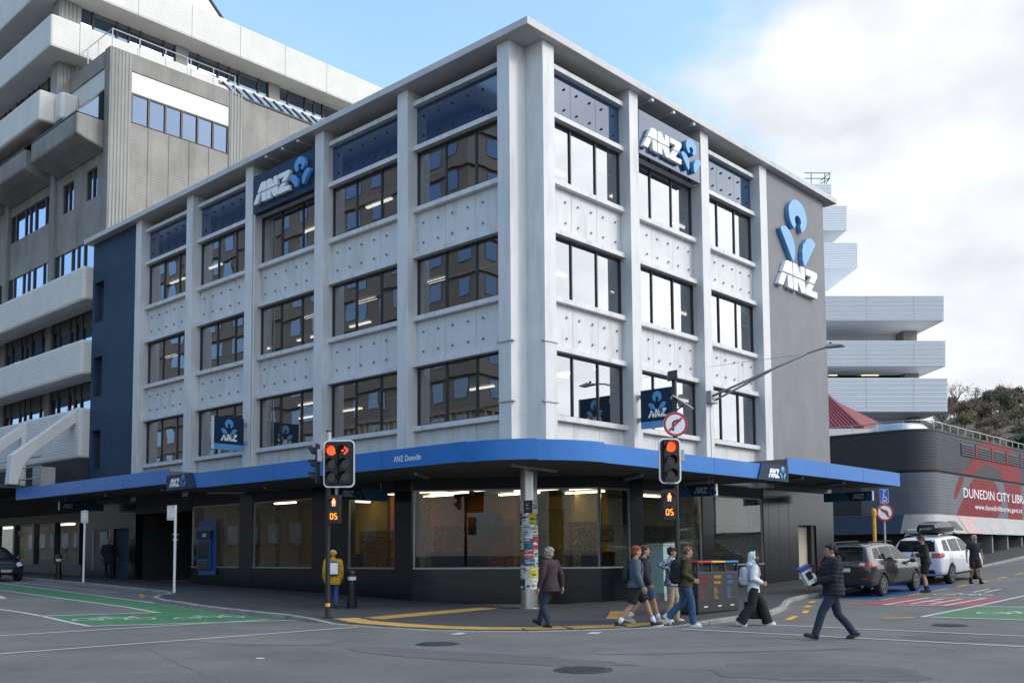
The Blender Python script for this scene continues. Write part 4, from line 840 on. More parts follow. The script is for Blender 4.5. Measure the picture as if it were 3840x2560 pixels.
lettering('lettering', 'www.dunedinlibraries.govt.nz', frame((XL+.007,33.24,3.78), (0,1,0), (0,0,1)), .40, 'logo_white', lib, fit=8.2)
for k in range(5):
    y = 31.4+k*2.59; s = MB().box(XL-.02,XL+.012,y,y+2.2,6.48,7.16); o = s.build('vent', 'black', lib)
    for q in range(5): z = 6.53+q*.13; MB().prism([(XL+.013,y+.03,z),(XL+.06,y+.03,z-.04),(XL+.06,y+.03,z-.02),(XL+.013,y+.03,z+.05)], (0,2.14,0)).build('louvre_slat', 'lib_char', o)
    if k: MB().box(XL+.012,XL+.05,y-.36,y-.03,6.46,7.2).build('vent_post', 'lib_red' if k < 4 else 'lib_char', lib)
for k in range(9): MB().box(XL-.75,XL+.35,32.0+k*2.62,32.2+k*2.62,.8,2.45).build('undercroft_post', 'concrete', lib)
for k in range(9): MB().box(XL-.86,XL-.80,32.25+k*2.62,34.55+k*2.62,.8,2.4).build('undercroft_dark_sheet', 'black' if k != 1 else 'dark_grey', lib)  # dark sheets between the posts: shade inside the openings, put in as colour
MB().box(-12,XL-1.2,YL+1.2,74,7.2,7.4).build('roof_deck', 'dark_grey', lib)
s = MB(); rp = [(-14,YL+.3)]+[(XL-RL+(RL-.3)*math.sin(t), YL+RL-(RL-.3)*math.cos(t)) for t in [k*math.pi/2/8 for k in range(9)]]+[(XL-.3,75)]
s.tube([(x,y,7.98) for x, y in rp], .03, 6)
for k in range(28): s.tube([(XL-.3,28.6+k*1.15,7.5),(XL-.3,28.6+k*1.15,7.98)], .014, 5)
for k in range(10): s.tube([(.2-k*1.3,YL+.3,7.5),(.2-k*1.3,YL+.3,7.98)], .014, 5)
s.build('roof_railing', 'steel', lib)
tag(MB().lathe([(1.5,0),(1.5,.25),(1.52,.28),(1.45,.5),(1.2,.72),(.6,.80),(.0,.82)], (-1.2,30.3,7.42), 28).build('roof_ventilator', 'steel', smooth='auto'), 'round shiny steel ventilator drum on the library roof', 'ventilator')
# ------------------------------------------------------------------ white stepped building and red roof behind the library
fh = Vector((-math.sin(YAW), math.cos(YAW), 0))
def atH(u, v, D):
    d = fwd*FPX+rgt*(u-1920)-upv*(v-1810.9); return CAM+d*(D/d.dot(fh))
mat('rib_grey', (.60,.62,.65), .5); mat('white_metal', (.80,.82,.84), .45, var=.03, lines=('Z', .36, 1.0)); mat('white_metal_fine', (.74,.77,.80), .45, var=.03, lines=('Z', .2, .8))
wb = thing('stepped_building', 'white stepped office block with ribbed metal bands behind the library', 'building', tuple(atH(3300,2060,84)))
def zz_(f, x, y): return (f[0]+x/2.61375, f[1]+y/2.61375)
def bandbox(f, x0, x1, y0, y1, D, dep, m, name='metal_band', par_=wb, skew=.036):
    a, b, c, d = [atH(*zz_(f, *q), D) for q in ((x0,y1),(x1,y1),(x1,y0),(x0,y0))]
    e = fh*dep+Vector((rgt.x, rgt.y, 0))*(-dep*skew); MB().prism([a,b,c,d], e).build(name, m, par_); return a, b, c, d
f6 = (3040,1100); f5 = (3040,600)
for y0, y1, x1 in ((22,268,1306),(463,715,1322),(828,1160,1340)):
    bandbox(f6, -160, x1, y0, y1, 78, 22, 'white_metal')
    for xj in (545, 1010): bandbox(f6, xj, xj+3, y0+2, y1-2, 77.98, .05, 'pole_grey', 'band_joint')
    n = 13 if y1 < 1000 else 15
    for k in range(n): yy = y0+(y1-y0)*(k+.5)/n; bandbox(f6, -160, x1-2, yy-2.2, yy+2.2, 77.95, .06, 'rib_grey', 'cladding_rib')
bandbox(f6, -160, 905, 268, 463, 83, 12, 'white_smooth', 'wall'); bandbox(f6, 910, 1042, 268, 463, 81.5, 4, 'concrete', 'pier')
bandbox(f6, -160, 900, 715, 828, 82, 12, 'room_dark', 'wall'); bandbox(f6, 925, 1060, 715, 828, 81, 4, 'concrete', 'pier')
for x in (270,345,415,490,555,625,690): bandbox(f6, x, x+6, 760, 828, 81.9, .1, 'frame_dark', 'mullion')
for x0, x1 in ((180,262),(500,668)): bandbox(f6, x0, x1, 790, 800, 81.8, .1, 'strip', 'strip_light')
bandbox(f6, -160, 965, 1160, 1500, 82, 12, 'white_metal', 'wall'); bandbox(f6, 975, 1078, 1160, 1500, 81, 4, 'concrete', 'pier')
bandbox(f5, -120, 351, 450, 690, 80, 20, 'white_metal_fine'); bandbox(f5, -120, 457, 811, 1060, 80, 20, 'white_metal_fine'); bandbox(f5, -120, 202, 235, 420, 80, 10, 'white_metal_fine'); bandbox(f5, -160, 130, 300, 1400, 90, 10, 'white_smooth', 'wall')
s = MB(); 
P_ = lambda x, y, D=80.2: atH(*zz_(f5, x, y), D)
for a, b in (((-60,128),(188,128)),((-60,182),(188,182)),((188,128),(188,182)),((188,182),(95,232)),((188,128),(95,205)),((5,128),(5,232)),((138,128),(138,232)),((185,182),(150,232))): s.tube([P_(*a), P_(*b)], .035, 5)
s.build('roof_railing', 'frame_dark', wb)
mat('roof_red', (.30,.055,.060), .5, var=.08); mat('roof_red_shaded', (.20,.022,.03), .5, var=.06)
rr = thing('red_roof_building', 'low building with ribbed red metal hip roof behind the library', 'building', tuple(atH(3150,2060,62)))
p1_, p2_, p3_, p4_ = atH(*zz_(f6,150,1005),64), atH(*zz_(f6,500,1325),58), atH(*zz_(f6,-160,1325),57), atH(*zz_(f6,795,1325),70)
p5_ = atH(*zz_(f6,-260,1005),63)
MB().prism([p1_,p2_,p3_,p5_], (0,0,-.12)).build('roof_face', 'roof_red', rr); MB().prism([p1_,p4_,p2_], (0,0,-.12)).build('roof_face', 'roof_red_shaded', rr)  # second hip face: same red roof, its shade put into a darker copy
for k in range(16):
    t = k/16.; a = p2_.lerp(p3_, t*1.); b = p1_.lerp(p5_, max(0,t-.0)); MB().tube([a+Vector((0,0,.05)), a.lerp(p1_.lerp(p5_, t), 1)+Vector((0,0,.05))], .06, 5).build('roof_rib', 'roof_red', rr)
MB().tube([p1_+Vector((0,0,.08)), p2_+Vector((0,0,.08))], .16, 6).build('ridge_cap', 'roof_red', rr)
bandbox(f6, -200, 790, 1325, 1480, 57.5, 8, 'white_smooth', 'wall', rr)
# ------------------------------------------------------------------ buildings across the streets, seen in the window reflections
mat('hotel', (.125,.12,.115), .8, var=.08); mat('sandstone', (.22,.19,.155), .8, var=.12, dirt=((.2,.17,.13),.5,.8))
ht = thing('hotel_tower', 'tall beige hotel tower reflected in the left facade windows', 'building', (-62,-56,0))
MB().box(-126,-50,-66,-47,-.5,47).build('wall', 'hotel', ht); MB().box(-127,-49,-67,-46,47,49).build('roof_slab', 'hotel', ht)
wm_ = MB().box(-.9,.9,-.06,.06,0,1.9).mesh('window'); wm_.materials.append(M['glass_civic']); wm2 = MB().box(-.06,.06,-.9,.9,0,1.9).mesh('window'); wm2.materials.append(M['glass_civic'])
for fl in range(12):
    for k in range(18): o = lk(bpy.data.objects.new('window', wm_)); o.location = (-122+k*4.1,-46.98,3+fl*3.6); par(o, ht)
    for k in range(5): o = lk(bpy.data.objects.new('window', wm2)); o.location = (-49.98,-64+k*3.6,3+fl*3.6); par(o, ht)
    MB().box(-126.3,-49.7,-66.3,-46.7,5.2+fl*3.6,5.7+fl*3.6).build('storey_band', 'hotel', ht)
sb = thing('sandstone_building', 'low sandstone building with balustrade reflected in the left windows', 'building', (-22,-33,0))
MB().box(-112,-2,-44,-28,-.5,10.5).build('wall', 'sandstone', sb); MB().box(-112.4,-1.6,-44.4,-27.6,10.5,11).build('cornice', 'sandstone', sb); MB().box(-112.4,-1.6,-28,-27.7,12,12.25).build('rail', 'sandstone', sb)
bal = MB().lathe([(.1,0),(.16,.3),(.08,.7),(.12,1.0)], (0,0,0), 6).mesh('baluster'); bal.materials.append(M['sandstone'])
for k in range(60): o = lk(bpy.data.objects.new('baluster', bal)); o.location = (-45.8+k*.75,-27.85,11); par(o, sb)
for k in range(32):
    for fl in range(2): o = lk(bpy.data.objects.new('window', wm_)); o.location = (-108+k*3.3,-27.98,2.5+fl*4); par(o, sb)
gb = thing('curved_roof_building', 'grey curved-roof glazed building reflected in the right facade windows', 'building', (36,32,1))
MB().box(30,44,6,60,-.5,8).build('wall', 'concrete', gb)
s = MB(); s.loft([[(29+16*t, y, 8+2.6*math.sin(math.pi*t)) for t in [k/8 for k in range(9)]]+[(45,y,7.8),(29,y,7.8)] for y in (4,62)]); s.build('roof', 'pole_grey', gb)
for k in range(14): MB().box(29.9,29.98,8+k*3.6,10.8+k*3.6,2.5,7).build('window', 'glass_civic', gb)
# ------------------------------------------------------------------ traffic signals
Rt = Vector((math.cos(YAW), math.sin(YAW), 0)); Fw = fh
mat('led_figure', (1, .12, .06), .4, emit=6)
def disc(c, r, n_, d, m, name, parent, k=24):
    """flat disc of radius r facing n_"""
    n_ = Vector(n_).normalized(); a = n_.cross(Vector((0,0,1))).normalized(); b = n_.cross(a); c = Vector(c)
    return MB().prism([c+a*math.cos(2*math.pi*q/k)*r+b*math.sin(2*math.pi*q/k)*r for q in range(k)], n_*d).build(name, m, parent)
def visor(c, r, n_, ln, parent, m='black'):
    n_ = Vector(n_).normalized(); a = n_.cross(Vector((0,0,1))).normalized(); b = Vector((0,0,1)); c = Vector(c); s = MB(); rings = []
    for t in (0, 1):
        ring = []
        for q in range(15):
            an = math.pi*(-.12+1.24*q/14); l = ln*t*(.55+.45*math.sin(max(0, min(math.pi, an))))
            ring.append(c+a*math.cos(an)*r+b*math.sin(an)*r+n_*l)
        rings.append(ring)
    s.loft(rings, caps=False, closed=False); o = s.build('visor', m, parent)
    q = o.modifiers.new('solid', 'SOLIDIFY'); q.thickness = .006; return o
def rrect(w_, h_, r, n=6):
    pts = []
    for cx, cy, a0 in ((w_/2-r,h_/2-r,0),(-w_/2+r,h_/2-r,90),(-w_/2+r,-h_/2+r,180),(w_/2-r,-h_/2+r,270)):
        for k in range(n+1): a = R(a0+90*k/n); pts.append((cx+math.cos(a)*r, cy+math.sin(a)*r))
    return pts
SEG = {'0': 'abcdef', '5': 'acdfg'}
def head(parent, c, n_, cols, lit_arrow, w_, h_):
    """target board with lamp columns; c centre, n_ facing"""
    n_ = Vector(n_).normalized(); x = Vector((0,0,1)).cross(n_).normalized(); c = Vector(c); z = Vector((0,0,1))
    hd = MB().prism([c+x*a+z*b for a, b in rrect(w_, h_, .13)], n_*.03).build('target_board', 'black', parent)
    s = MB(); o1 = rrect(w_, h_, .13); o2 = rrect(w_-.07, h_-.07, .10)
    for k in range(len(o1)):
        q = (k+1) % len(o1); s.prism([c+x*p[0]+z*p[1]+n_*.031 for p in (o1[k], o1[q], o2[q], o2[k])], n_*.008)
    s.build('board_border', 'white', hd)
    for ci, cx in enumerate(cols):
        MB().prism([c+x*(cx+a)+z*b+n_*.031 for a, b in rrect(.30, .98, .05)], n_*.08).build('lamp_housing', 'black', hd)
        for li, dz_ in enumerate((.32, 0, -.32)):
            p = c+x*cx+z*dz_+n_*.112
            if li == 0 and not (lit_arrow and ci == 1): disc(p, .115, n_, .01, 'lamp_red', 'red_lamp', hd)
            else: disc(p, .115, n_, .01, 'lens_dark', 'lens', hd)
            if li == 0 and lit_arrow and ci == 1:
                s = MB()
                for a, b in (((-.02,.09),(.07,0)),((.07,0),(-.02,-.09)),((-.09,0),(-.03,0))): s.prism([p+n_*.012+x*u+z*v for u, v in bar(a, b, .028)], n_*.004)
                s.build('arrow_lamp', 'lamp_red', hd)
            visor(p, .128, n_, .20, hd)
    return hd
def pedhead(parent, c, n_):
    n_ = Vector(n_).normalized(); x = Vector((0,0,1)).cross(n_).normalized(); c = Vector(c); z = Vector((0,0,1)); q = lambda a, b, d: c+x*a+z*b+n_*d
    hd = MB().prism([q(a, b, 0) for a, b in rrect(.30, .70, .03)], n_*.18).build('pedestrian_signal', 'black', parent, bevel=.01)
    disc(q(0,.17,.182), .115, n_, .006, 'lens_dark', 'lens', hd); disc(q(0,-.17,.182), .115, n_, .006, 'lens_dark', 'lens', hd)
    s = MB(); pt = lambda pts: s.prism([q(a, .17+b, .19) for a, b in pts], n_*.004)
    pt([(math.cos(k*.7)*.02, .075+math.sin(k*.7)*.02) for k in range(9)]); pt([(-.035,.05),(.035,.05),(.045,-.01),(.03,-.02),(-.03,-.02),(-.045,-.01)]); pt([(-.03,-.02),(-.005,-.02),(-.012,-.09),(-.035,-.09)]); pt([(.005,-.02),(.03,-.02),(.035,-.09),(.012,-.09)])
    s.build('red_figure', 'led_figure', hd)
    sg_ = {'a': ((-.025,.065),(.025,.065)), 'b': ((.03,.06),(.03,.005)), 'c': ((.03,-.005),(.03,-.06)), 'd': ((-.025,-.065),(.025,-.065)), 'e': ((-.03,-.005),(-.03,-.06)), 'f': ((-.03,.06),(-.03,.005)), 'g': ((-.025,0),(.025,0))}
    for ch, ox in (('0', -.05), ('5', .05)):
        s = MB()
        for k in SEG[ch]: a, b = sg_[k]; s.prism([q(u+ox, v-.17, .19) for u, v in bar(a, b, .017)], n_*.004)
        s.build('countdown_digit', 'lamp_amber', hd)
    for zc in (.17, -.17): visor(q(0, zc, .18), .12, n_, .14, hd)
    return hd
def signal(px, py, label, two):
    z0 = PZ(px, py); t = thing('traffic_signal', label, 'traffic light', (px,py,z0), group='traffic lights at the crossing')
    top = 4.66 if two else 5.86
    MB().tube([(px,py,z0),(px,py,top)], .057, 14).build('pole', 'black', t, smooth='auto'); MB().tube([(px,py,z0+.28),(px,py,z0+.36)], .061, 14).build('yellow_band', 'paint_yellow', t); MB().lathe([(.12,0),(.12,.02),(.07,.05)], (px,py,z0), 14).build('base_flange', 'black', t)
    if two: MB().tube([(px,py,top),(px,py,top+.03)], .066, 14).build('pole_cap', 'dark_grey', t); MB().tube([(px,py,4.35),(px,py,4.64)], .063, 14).build('pole_collar', 'pole_grey', t)
    return t
fcL = Vector((CAM.x+1.2, CAM.y-1.15-(-6.22)*0, 0))-Vector((-1.14,-6.22,0)); fcL.normalize()
tl_ = signal(-1.14,-6.22,'left traffic light with six-lamp board above a red pedestrian countdown', True)
# board px: u 743..817,v 1008..1117 (2352) -> centre at pole distance
cL = Vector((-1.14,-6.22,0))+Rt*.30-Fw*.16; head(tl_, (cL.x,cL.y,3.84), -Fw-Rt*.10, (-.17,.17), True, .79, 1.17)
cP = Vector((-1.14,-6.22,0))+Rt*.20-Fw*.12; pedhead(tl_, (cP.x,cP.y,2.72), -Fw-Rt*.05)
# side-facing head for the other approach
sd_ = MB(); c2 = Vector((-1.14,-6.22,0))-Rt*.24; MB().prism([c2+Vector((0,0,3.36))+Fw*a for a in (-.18,.18)]+[c2+Vector((0,0,4.36))+Fw*a for a in (.18,-.18)], -Rt*.06).build('target_board', 'black', tl_, bevel=.02)
for zc in (4.15,3.84,3.53): visor(c2-Rt*.06+Vector((0,0,zc)), .13, -Rt, .22, tl_)
MB().prism([c2+Vector((0,0,3.9))-Fw*.1+Rt*a for a in (.0,.12)]+[c2+Vector((0,0,4.2))-Fw*.1+Rt*a for a in (.12,.0)], -Fw*.1).build('control_box', 'pole_grey', tl_, bevel=.01)
tr_ = signal(5.9,-1.5,'right traffic light with three-lamp board below the no right turn sign', False)
cR = Vector((5.9,-1.5,0))-Rt*.17-Fw*.16; head(tr_, (cR.x,cR.y,3.73), -Fw+Rt*.14, (0,), False, .53, 1.06)
cP = Vector((5.9,-1.5,0))-Rt*.22-Fw*.12; pedhead(tr_, (cP.x,cP.y,2.71), -Fw+Rt*.05)
q = Vector((5.9,-1.5,0))+Rt*.1; MB().prism([q+Vector((0,0,3.72)),q+Rt*.09+Vector((0,0,3.72)),q+Rt*.09+Vector((0,0,4.0)),q+Vector((0,0,4.0))], -Fw*.12).build('control_box', 'pole_grey', tr_, bevel=.01)
q = Vector((5.9,-1.5,0))-Rt*.16; MB().prism([q+Vector((0,0,5.62)),q+Rt*.22+Vector((0,0,5.66)),q+Rt*.22+Vector((0,0,5.88)),q+Vector((0,0,5.84))], -Fw*.14).build('detector', 'black', tr_, bevel=.01)
q = Vector((5.9,-1.5,0)); MB().prism([q-Rt*.05+Vector((0,0,5.26))-Fw*.12,q+Rt*.42+Vector((0,0,4.95))-Fw*.12,q+Rt*.42+Vector((0,0,4.95))+Fw*.3,q-Rt*.05+Vector((0,0,5.26))+Fw*.3], (0,0,.03)).build('solar_panel', 'off_white', tr_); MB().tube([q+Vector((0,0,4.9)),q+Rt*.2+Vector((0,0,5.06))], .02, 6).build('panel_bracket', 'black', tr_)
# ------------------------------------------------------------------ road signs
mat('sign_white', (.78,.78,.78), .4); mat('sign_red', (.42,.02,.03), .4); mat('sign_blue', (.02,.09,.50), .4)
def round_sign(c, n_, r, name, label, right, parent_pole=None):
    n_ = Vector(n_).normalized(); x = Vector((0,0,1)).cross(n_).normalized(); c = Vector(c); z = Vector((0,0,1)); t = thing(name, label, 'road sign', tuple(c))
    disc(c, r, n_, .012, 'sign_white', 'plate', t, 36)
    s = MB(); k = 36
    for i in range(k):
        a, b = 2*math.pi*i/k, 2*math.pi*(i+1)/k
        s.prism([c+n_*.013+x*math.cos(q)*rr_+z*math.sin(q)*rr_ for q, rr_ in ((a,r*.80),(a,r*.99),(b,r*.99),(b,r*.80))], n_*.004)
    s.build('red_ring', 'sign_red', t)
    sgn = 1; s = MB(); P_ = lambda pts: s.prism([c+n_*.0135+x*u*r*sgn+z*v*r for u, v in pts], n_*.003)
    P_([(-.30,-.52),(-.12,-.52),(-.12,.05),(-.04,.16),(.12,.18),(.12,.34),(-.08,.33),(-.24,.22),(-.30,.06)] if right else [(.42,-.50),(.24,-.50),(.24,-.08),(.14,.06),(-.02,.10),(-.10,.14),(-.05,.32),(.14,.28),(.34,.16),(.42,-.02)])
    P_([(.10,.06),(.46,.26),(.10,.46)] if right else [(-.10,.0),(-.10,.44),(-.5,.24)])
    s.build('turn_arrow', 'dark_grey', t)
    a, b = ((-.52,-.52),(.52,.52)) if right else ((-.52,.52),(.52,-.52))
    MB().prism([c+n_*.018+x*u*r+z*v*r for u, v in bar(a, b, .17)], n_*.003).build('red_slash', 'sign_red', t); return t
q = Vector((5.9,-1.5,0))-Rt*.0-Fw*.07; round_sign((q.x,q.y,4.60), -Fw+Rt*.05, .29, 'no_right_turn_sign', 'round no right turn sign on the right traffic light pole', True)
q = at(3318,2000,36.6); q.z = 0; z0 = PZ(q.x,q.y)
pp = thing('sign_post', 'white steel post carrying the no left turn and mobility parking signs', 'post', (q.x,q.y,z0))
MB().tube([(q.x,q.y,z0),(q.x,q.y,3.9)], .04, 10).build('post', 'pole_grey', pp)
q2 = q-Fw*.06; round_sign((q2.x,q2.y,3.05), -Fw, .32, 'no_left_turn_sign', 'round no left turn sign beside the yellow post', False)
sg = thing('mobility_parking_sign', 'blue mobility parking sign with white P and wheelchair symbol', 'road sign', (q2.x,q2.y,3.4)); X_ = Rt; Zv = Vector((0,0,1)); c = Vector((q2.x,q2.y,3.66))
MB().prism([c+X_*a+Zv*b for a, b in rrect(.32,.53,.03)], -Fw*.01).build('plate', 'sign_white', sg); MB().prism([c-Fw*.011+X_*a+Zv*b for a, b in rrect(.30,.51,.03)], -Fw*.002).build('blue_field', 'sign_blue', sg)
lettering('lettering', 'P', frame(c-Fw*.014+X_*-.05+Zv*.09, X_, Zv), .20, 'sign_white', sg)
s = MB(); Pq = lambda a, b, w_: s.prism([c-Fw*.014+X_*u+Zv*v for u, v in bar(a, b, w_)], -Fw*.003)
Pq((-.03,.09),(-.02,-.04),.03); Pq((-.02,-.04),(.06,-.04),.03); Pq((.06,-.04),(.10,-.13),.03)
for k in range(12): an, bn = R(100+k*20), R(120+k*20); Pq((math.cos(an)*.075,-.09+math.sin(an)*.075),(math.cos(bn)*.075,-.09+math.sin(bn)*.075),.018)
for k in range(3): Pq((-.11,-.185-k*.025),(.11,-.185-k*.025),.010)
s.build('wheelchair_symbol', 'sign_white', sg)
qy = at(3279,2000,36.2); yx, yy_ = qy.x, qy.y
yp = thing('yellow_post', 'short yellow capped post beside the no left turn sign', 'post', (yx,yy_,z0)); MB().tube([(yx,yy_,z0),(yx,yy_,3.0)], .07, 12).build('shaft', 'paint_yellow', yp, smooth='auto'); MB().lathe([(.10,0),(.10,.16),(.075,.24),(.03,.27)], (yx,yy_,2.92), 12).build('cap', 'paint_yellow', yp); MB().lathe([(.085,0),(.085,.03)], (yx,yy_,1.9), 12).build('collar', 'dark_grey', yp)
# backs of two parking signs on the left kerb
for (x, y, h_, lab, dx) in ((-12.7,-4.05,3.02,'white post with sign back and two clamps, nearer the crossing',-.13),(-21.85,-3.15,2.95,'white post with sign back under the canopy, further left',.0)):
    z0 = PZ(x, y); t = thing('parking_sign', lab, 'sign post', (x,y,z0)); MB().tube([(x,y,z0),(x,y,z0+h_)], .045, 12).build('post', 'white', t, smooth='auto')
    c = Vector((x,y,0))+Rt*dx; zt = z0+h_-.02; MB().prism([c+Rt*a+Fw*-.03+Vector((0,0,zt-b)) for a, b in ((-.15,.5),(.15,.5),(.15,0),(-.15,0))], Fw*-.01).build('sign_back', 'off_white', t, bevel=.004)
    for b in (.06,.44): MB().prism([c+Rt*a+Fw*-.055+Vector((0,0,zt-b)) for a in (-.12,.12)]+[c+Rt*a+Fw*-.055+Vector((0,0,zt-b+.03)) for a in (.12,-.12)], Fw*.02).build('clamp', 'pole_grey', t)
    if dx:
        for b in (1.0,1.18): MB().prism([Vector((x,y,zt-b))+Rt*a for a in (-.10,.10)]+[Vector((x,y,zt-b+.03))+Rt*a for a in (.10,-.10)], Fw*.05).build('clamp', 'pole_grey', t)
# ------------------------------------------------------------------ bollards, bin station, cabinet
for (x, y, lab) in ((-3.55,-3.6,'black bollard with pale band beside the yellow jacket'),(-25.4,-2.7,'black bollard with pale band near the far left sign post')):
    z0 = PZ(x, y); t = thing('bollard', lab, 'bollard', (x,y,z0)); MB().lathe([(.14,0),(.14,.26),(.115,.28),(.115,.95),(.13,.96),(.13,1.0),(.11,1.06),(.05,1.10),(.0,1.11)], (x,y,z0), 18).build('body', 'black_gloss', t, smooth='auto'); MB().lathe([(.118,0),(.118,.10)], (x,y,z0+.78), 18).build('reflector_band', 'off_white', t)
bn = thing('recycling_station', 'dark recycling bin station with red, yellow and blue openings', 'bin', (5.3,.6,PZ(5.3,.6)))
mat('bin_grey', (.032,.032,.035), .45, var=.08); z0 = PZ(5.3,.6); bx0, bx1, by0, by1 = 5.12,5.68,-.30,1.62
MB().box(bx0,bx1,by0,by1,z0+.04,z0+1.02).build('cabinet', 'bin_grey', bn, bevel=.012); MB().box(bx0+.03,bx1-.03,by0+.03,by1-.03,z0,z0+.04).build('plinth', 'black', bn)
MB().box(bx0+.02,bx1-.10,by0+.02,by1-.02,z0+1.02,z0+1.20).build('hopper', 'black', bn)
for y in (by0+.03,by0+.64,by0+1.27,by1-.03):
    MB().box(bx1-.05,bx1,y-.025,y+.025,z0+1.02,z0+1.25).box(bx0,bx0+.05,y-.025,y+.025,z0+1.02,z0+1.25).build('lid_post', 'bin_grey', bn)
for k, (mm, a, b) in enumerate((('sign_red',by0,by0+.64),('paint_yellow',by0+.64,by0+1.27),('logo_blue',by0+1.27,by1))): MB().box(bx0-.01,bx1+.02,a+.002,b-.002,z0+1.25,z0+1.29).build('lid', mm, bn)
for y, mm, l1, l2 in ((by0+.12,'sign_red','RUBBISH','PARAPARA'),(by0+.74,'paint_yellow','RECYCLING','HAKARUA'),(by0+1.37,'logo_blue','GLASS','KARAHE')):
    lettering('lettering', l1, frame((bx1+.003,y,z0+.86), (0,1,0), (0,0,1)), .10, mm, bn, fit=.32 if len(l1) > 6 else .22); lettering('lettering', l2, frame((bx1+.003,y,z0+.72), (0,1,0), (0,0,1)), .10, mm, bn, fit=.30 if len(l2) > 6 else .24)
    s = MB()
    for k in range(6): s.box(bx1,bx1+.003,y,y+.10+.1*((k*7) % 3)/2,z0+.62-k*.05,z0+.63-k*.05)
    s.build('small_print', mm, bn)
for y in (by0+.25,by0+.9,by0+1.5): MB().box(bx1,bx1+.003,y,y+.18,z0+.16,z0+.19).build('small_print', 'off_white', bn)
ub = thing('utility_cabinet', 'pale green utility cabinet behind the pedestrians', 'cabinet', (1.4,4.7,PZ(1.4,4.7))); mat('cab_green', (.30,.42,.40), .5, var=.06); z0 = PZ(1.4,4.7)
MB().box(1.0,1.55,4.35,5.15,z0+.22,z0+1.68).build('body', 'cab_green', ub, bevel=.015); MB().box(.97,1.58,4.32,5.18,z0+1.68,z0+1.74).build('lid', 'cab_green', ub, bevel=.01); MB().box(.98,1.57,4.33,5.17,z0,z0+.22).build('base', 'kerb', ub)
for k in range(4): MB().box(1.551,1.556,4.75,5.0,z0+.42+k*.05,z0+.44+k*.05).build('vent_slot', 'dark_grey', ub)
# ------------------------------------------------------------------ street lamp on a raking arm fixed to the facade
la = thing('street_lamp', 'grey street lamp on a long raking arm fixed to the right facade', 'street lamp', (.05,9.75,7.2))
MB().box(0,.22,9.52,9.98,6.95,7.40).build('wall_bracket', 'steel_dull', la, bevel=.02); a_, b_ = Vector((.15,9.75,7.15)), Vector((3.8,9.8,8.26))
MB().tube([a_+Vector((0,-.08,.05)), b_], .045, 8).tube([a_+Vector((0,.1,-.08)), a_.lerp(b_,.62)], .04, 8).build('arm', 'steel_dull', la, smooth=True); MB().tube([a_.lerp(b_,.35)+Vector((0,-.06,.05)),a_.lerp(b_,.35)+Vector((0,.09,-.06))], .02, 6).build('arm_brace', 'steel_dull', la)
MB().tube([b_, Vector((4.5,9.8,8.37))], .035, 8).build('spigot', 'steel_dull', la); MB().prism([(4.42,9.62,8.33),(4.62,9.62,8.44),(5.05,9.62,8.36),(5.02,9.62,8.31)], (0,.36,0)).build('lantern', 'steel_dull', la, bevel=.02); MB().lathe([(.045,0),(.045,.06),(.02,.08)], (4.6,9.8,8.43), 8).build('photocell', 'black', la)
MB().tube([(.02,9.72,8.3),tuple(a_.lerp(b_,.98))], .008, 5).build('stay_wire', 'steel_dull', la)
MB().tube([(.01,9.78,6.95),(.01,9.76,6.2),(.01,9.8,5.5),(.01,9.79,4.5)], .012, 5).build('cable', 'pole_grey', la)
tag(MB().tube([(-14.45,.02,16.4),(-14.45,.02,4.6)], .03, 8).build('downpipe', 'off_white'), 'thin pale downpipe beside the third left facade column', 'pipe')
# ------------------------------------------------------------------ cars
mat('paint_grey', (.030,.029,.028), .25, metal=.3, coat=1.0, var=.04); mat('paint_white', (.72,.73,.75), .3, coat=.8); mat('paint_navy', (.008,.011,.028), .3, coat=.9)
mat('tyre', (.016,.016,.016), .85); mat('alloy', (.42,.43,.44), .3, metal=.9); mat('trim', (.022,.022,.023), .6); mat('tail_red', (.40,.012,.012), .12, coat=.6); mat('lamp_clear', (.55,.57,.60), .08, coat=.8); mat('chrome', (.65,.65,.66), .12, metal=1)
glass('glass_car', (.10,.11,.115), .12); mat('car_glass_dark', (.010,.011,.013), .04, spec=.2)
def seg_section(st):
    y, zb, wd, zbelt, zt, wt = st
    h = [(0,zb),(wd*.84,zb),(wd*.97,zb+.09),(wd,zb+.27),(wd*1.0,(zb+.27+zbelt)/2+.02),(wd*.972,zbelt),(wd*.972*.35+wt*.65,zbelt+(zt-zbelt)*.62),(wt,zt-.035 if zt-zbelt > .15 else zt-.012),(wt*.72,zt-.004),(0,zt)]
    return [(x, y, z) for x, z in h]+[(-x, y, z) for x, z in h[-2:0:-1]]
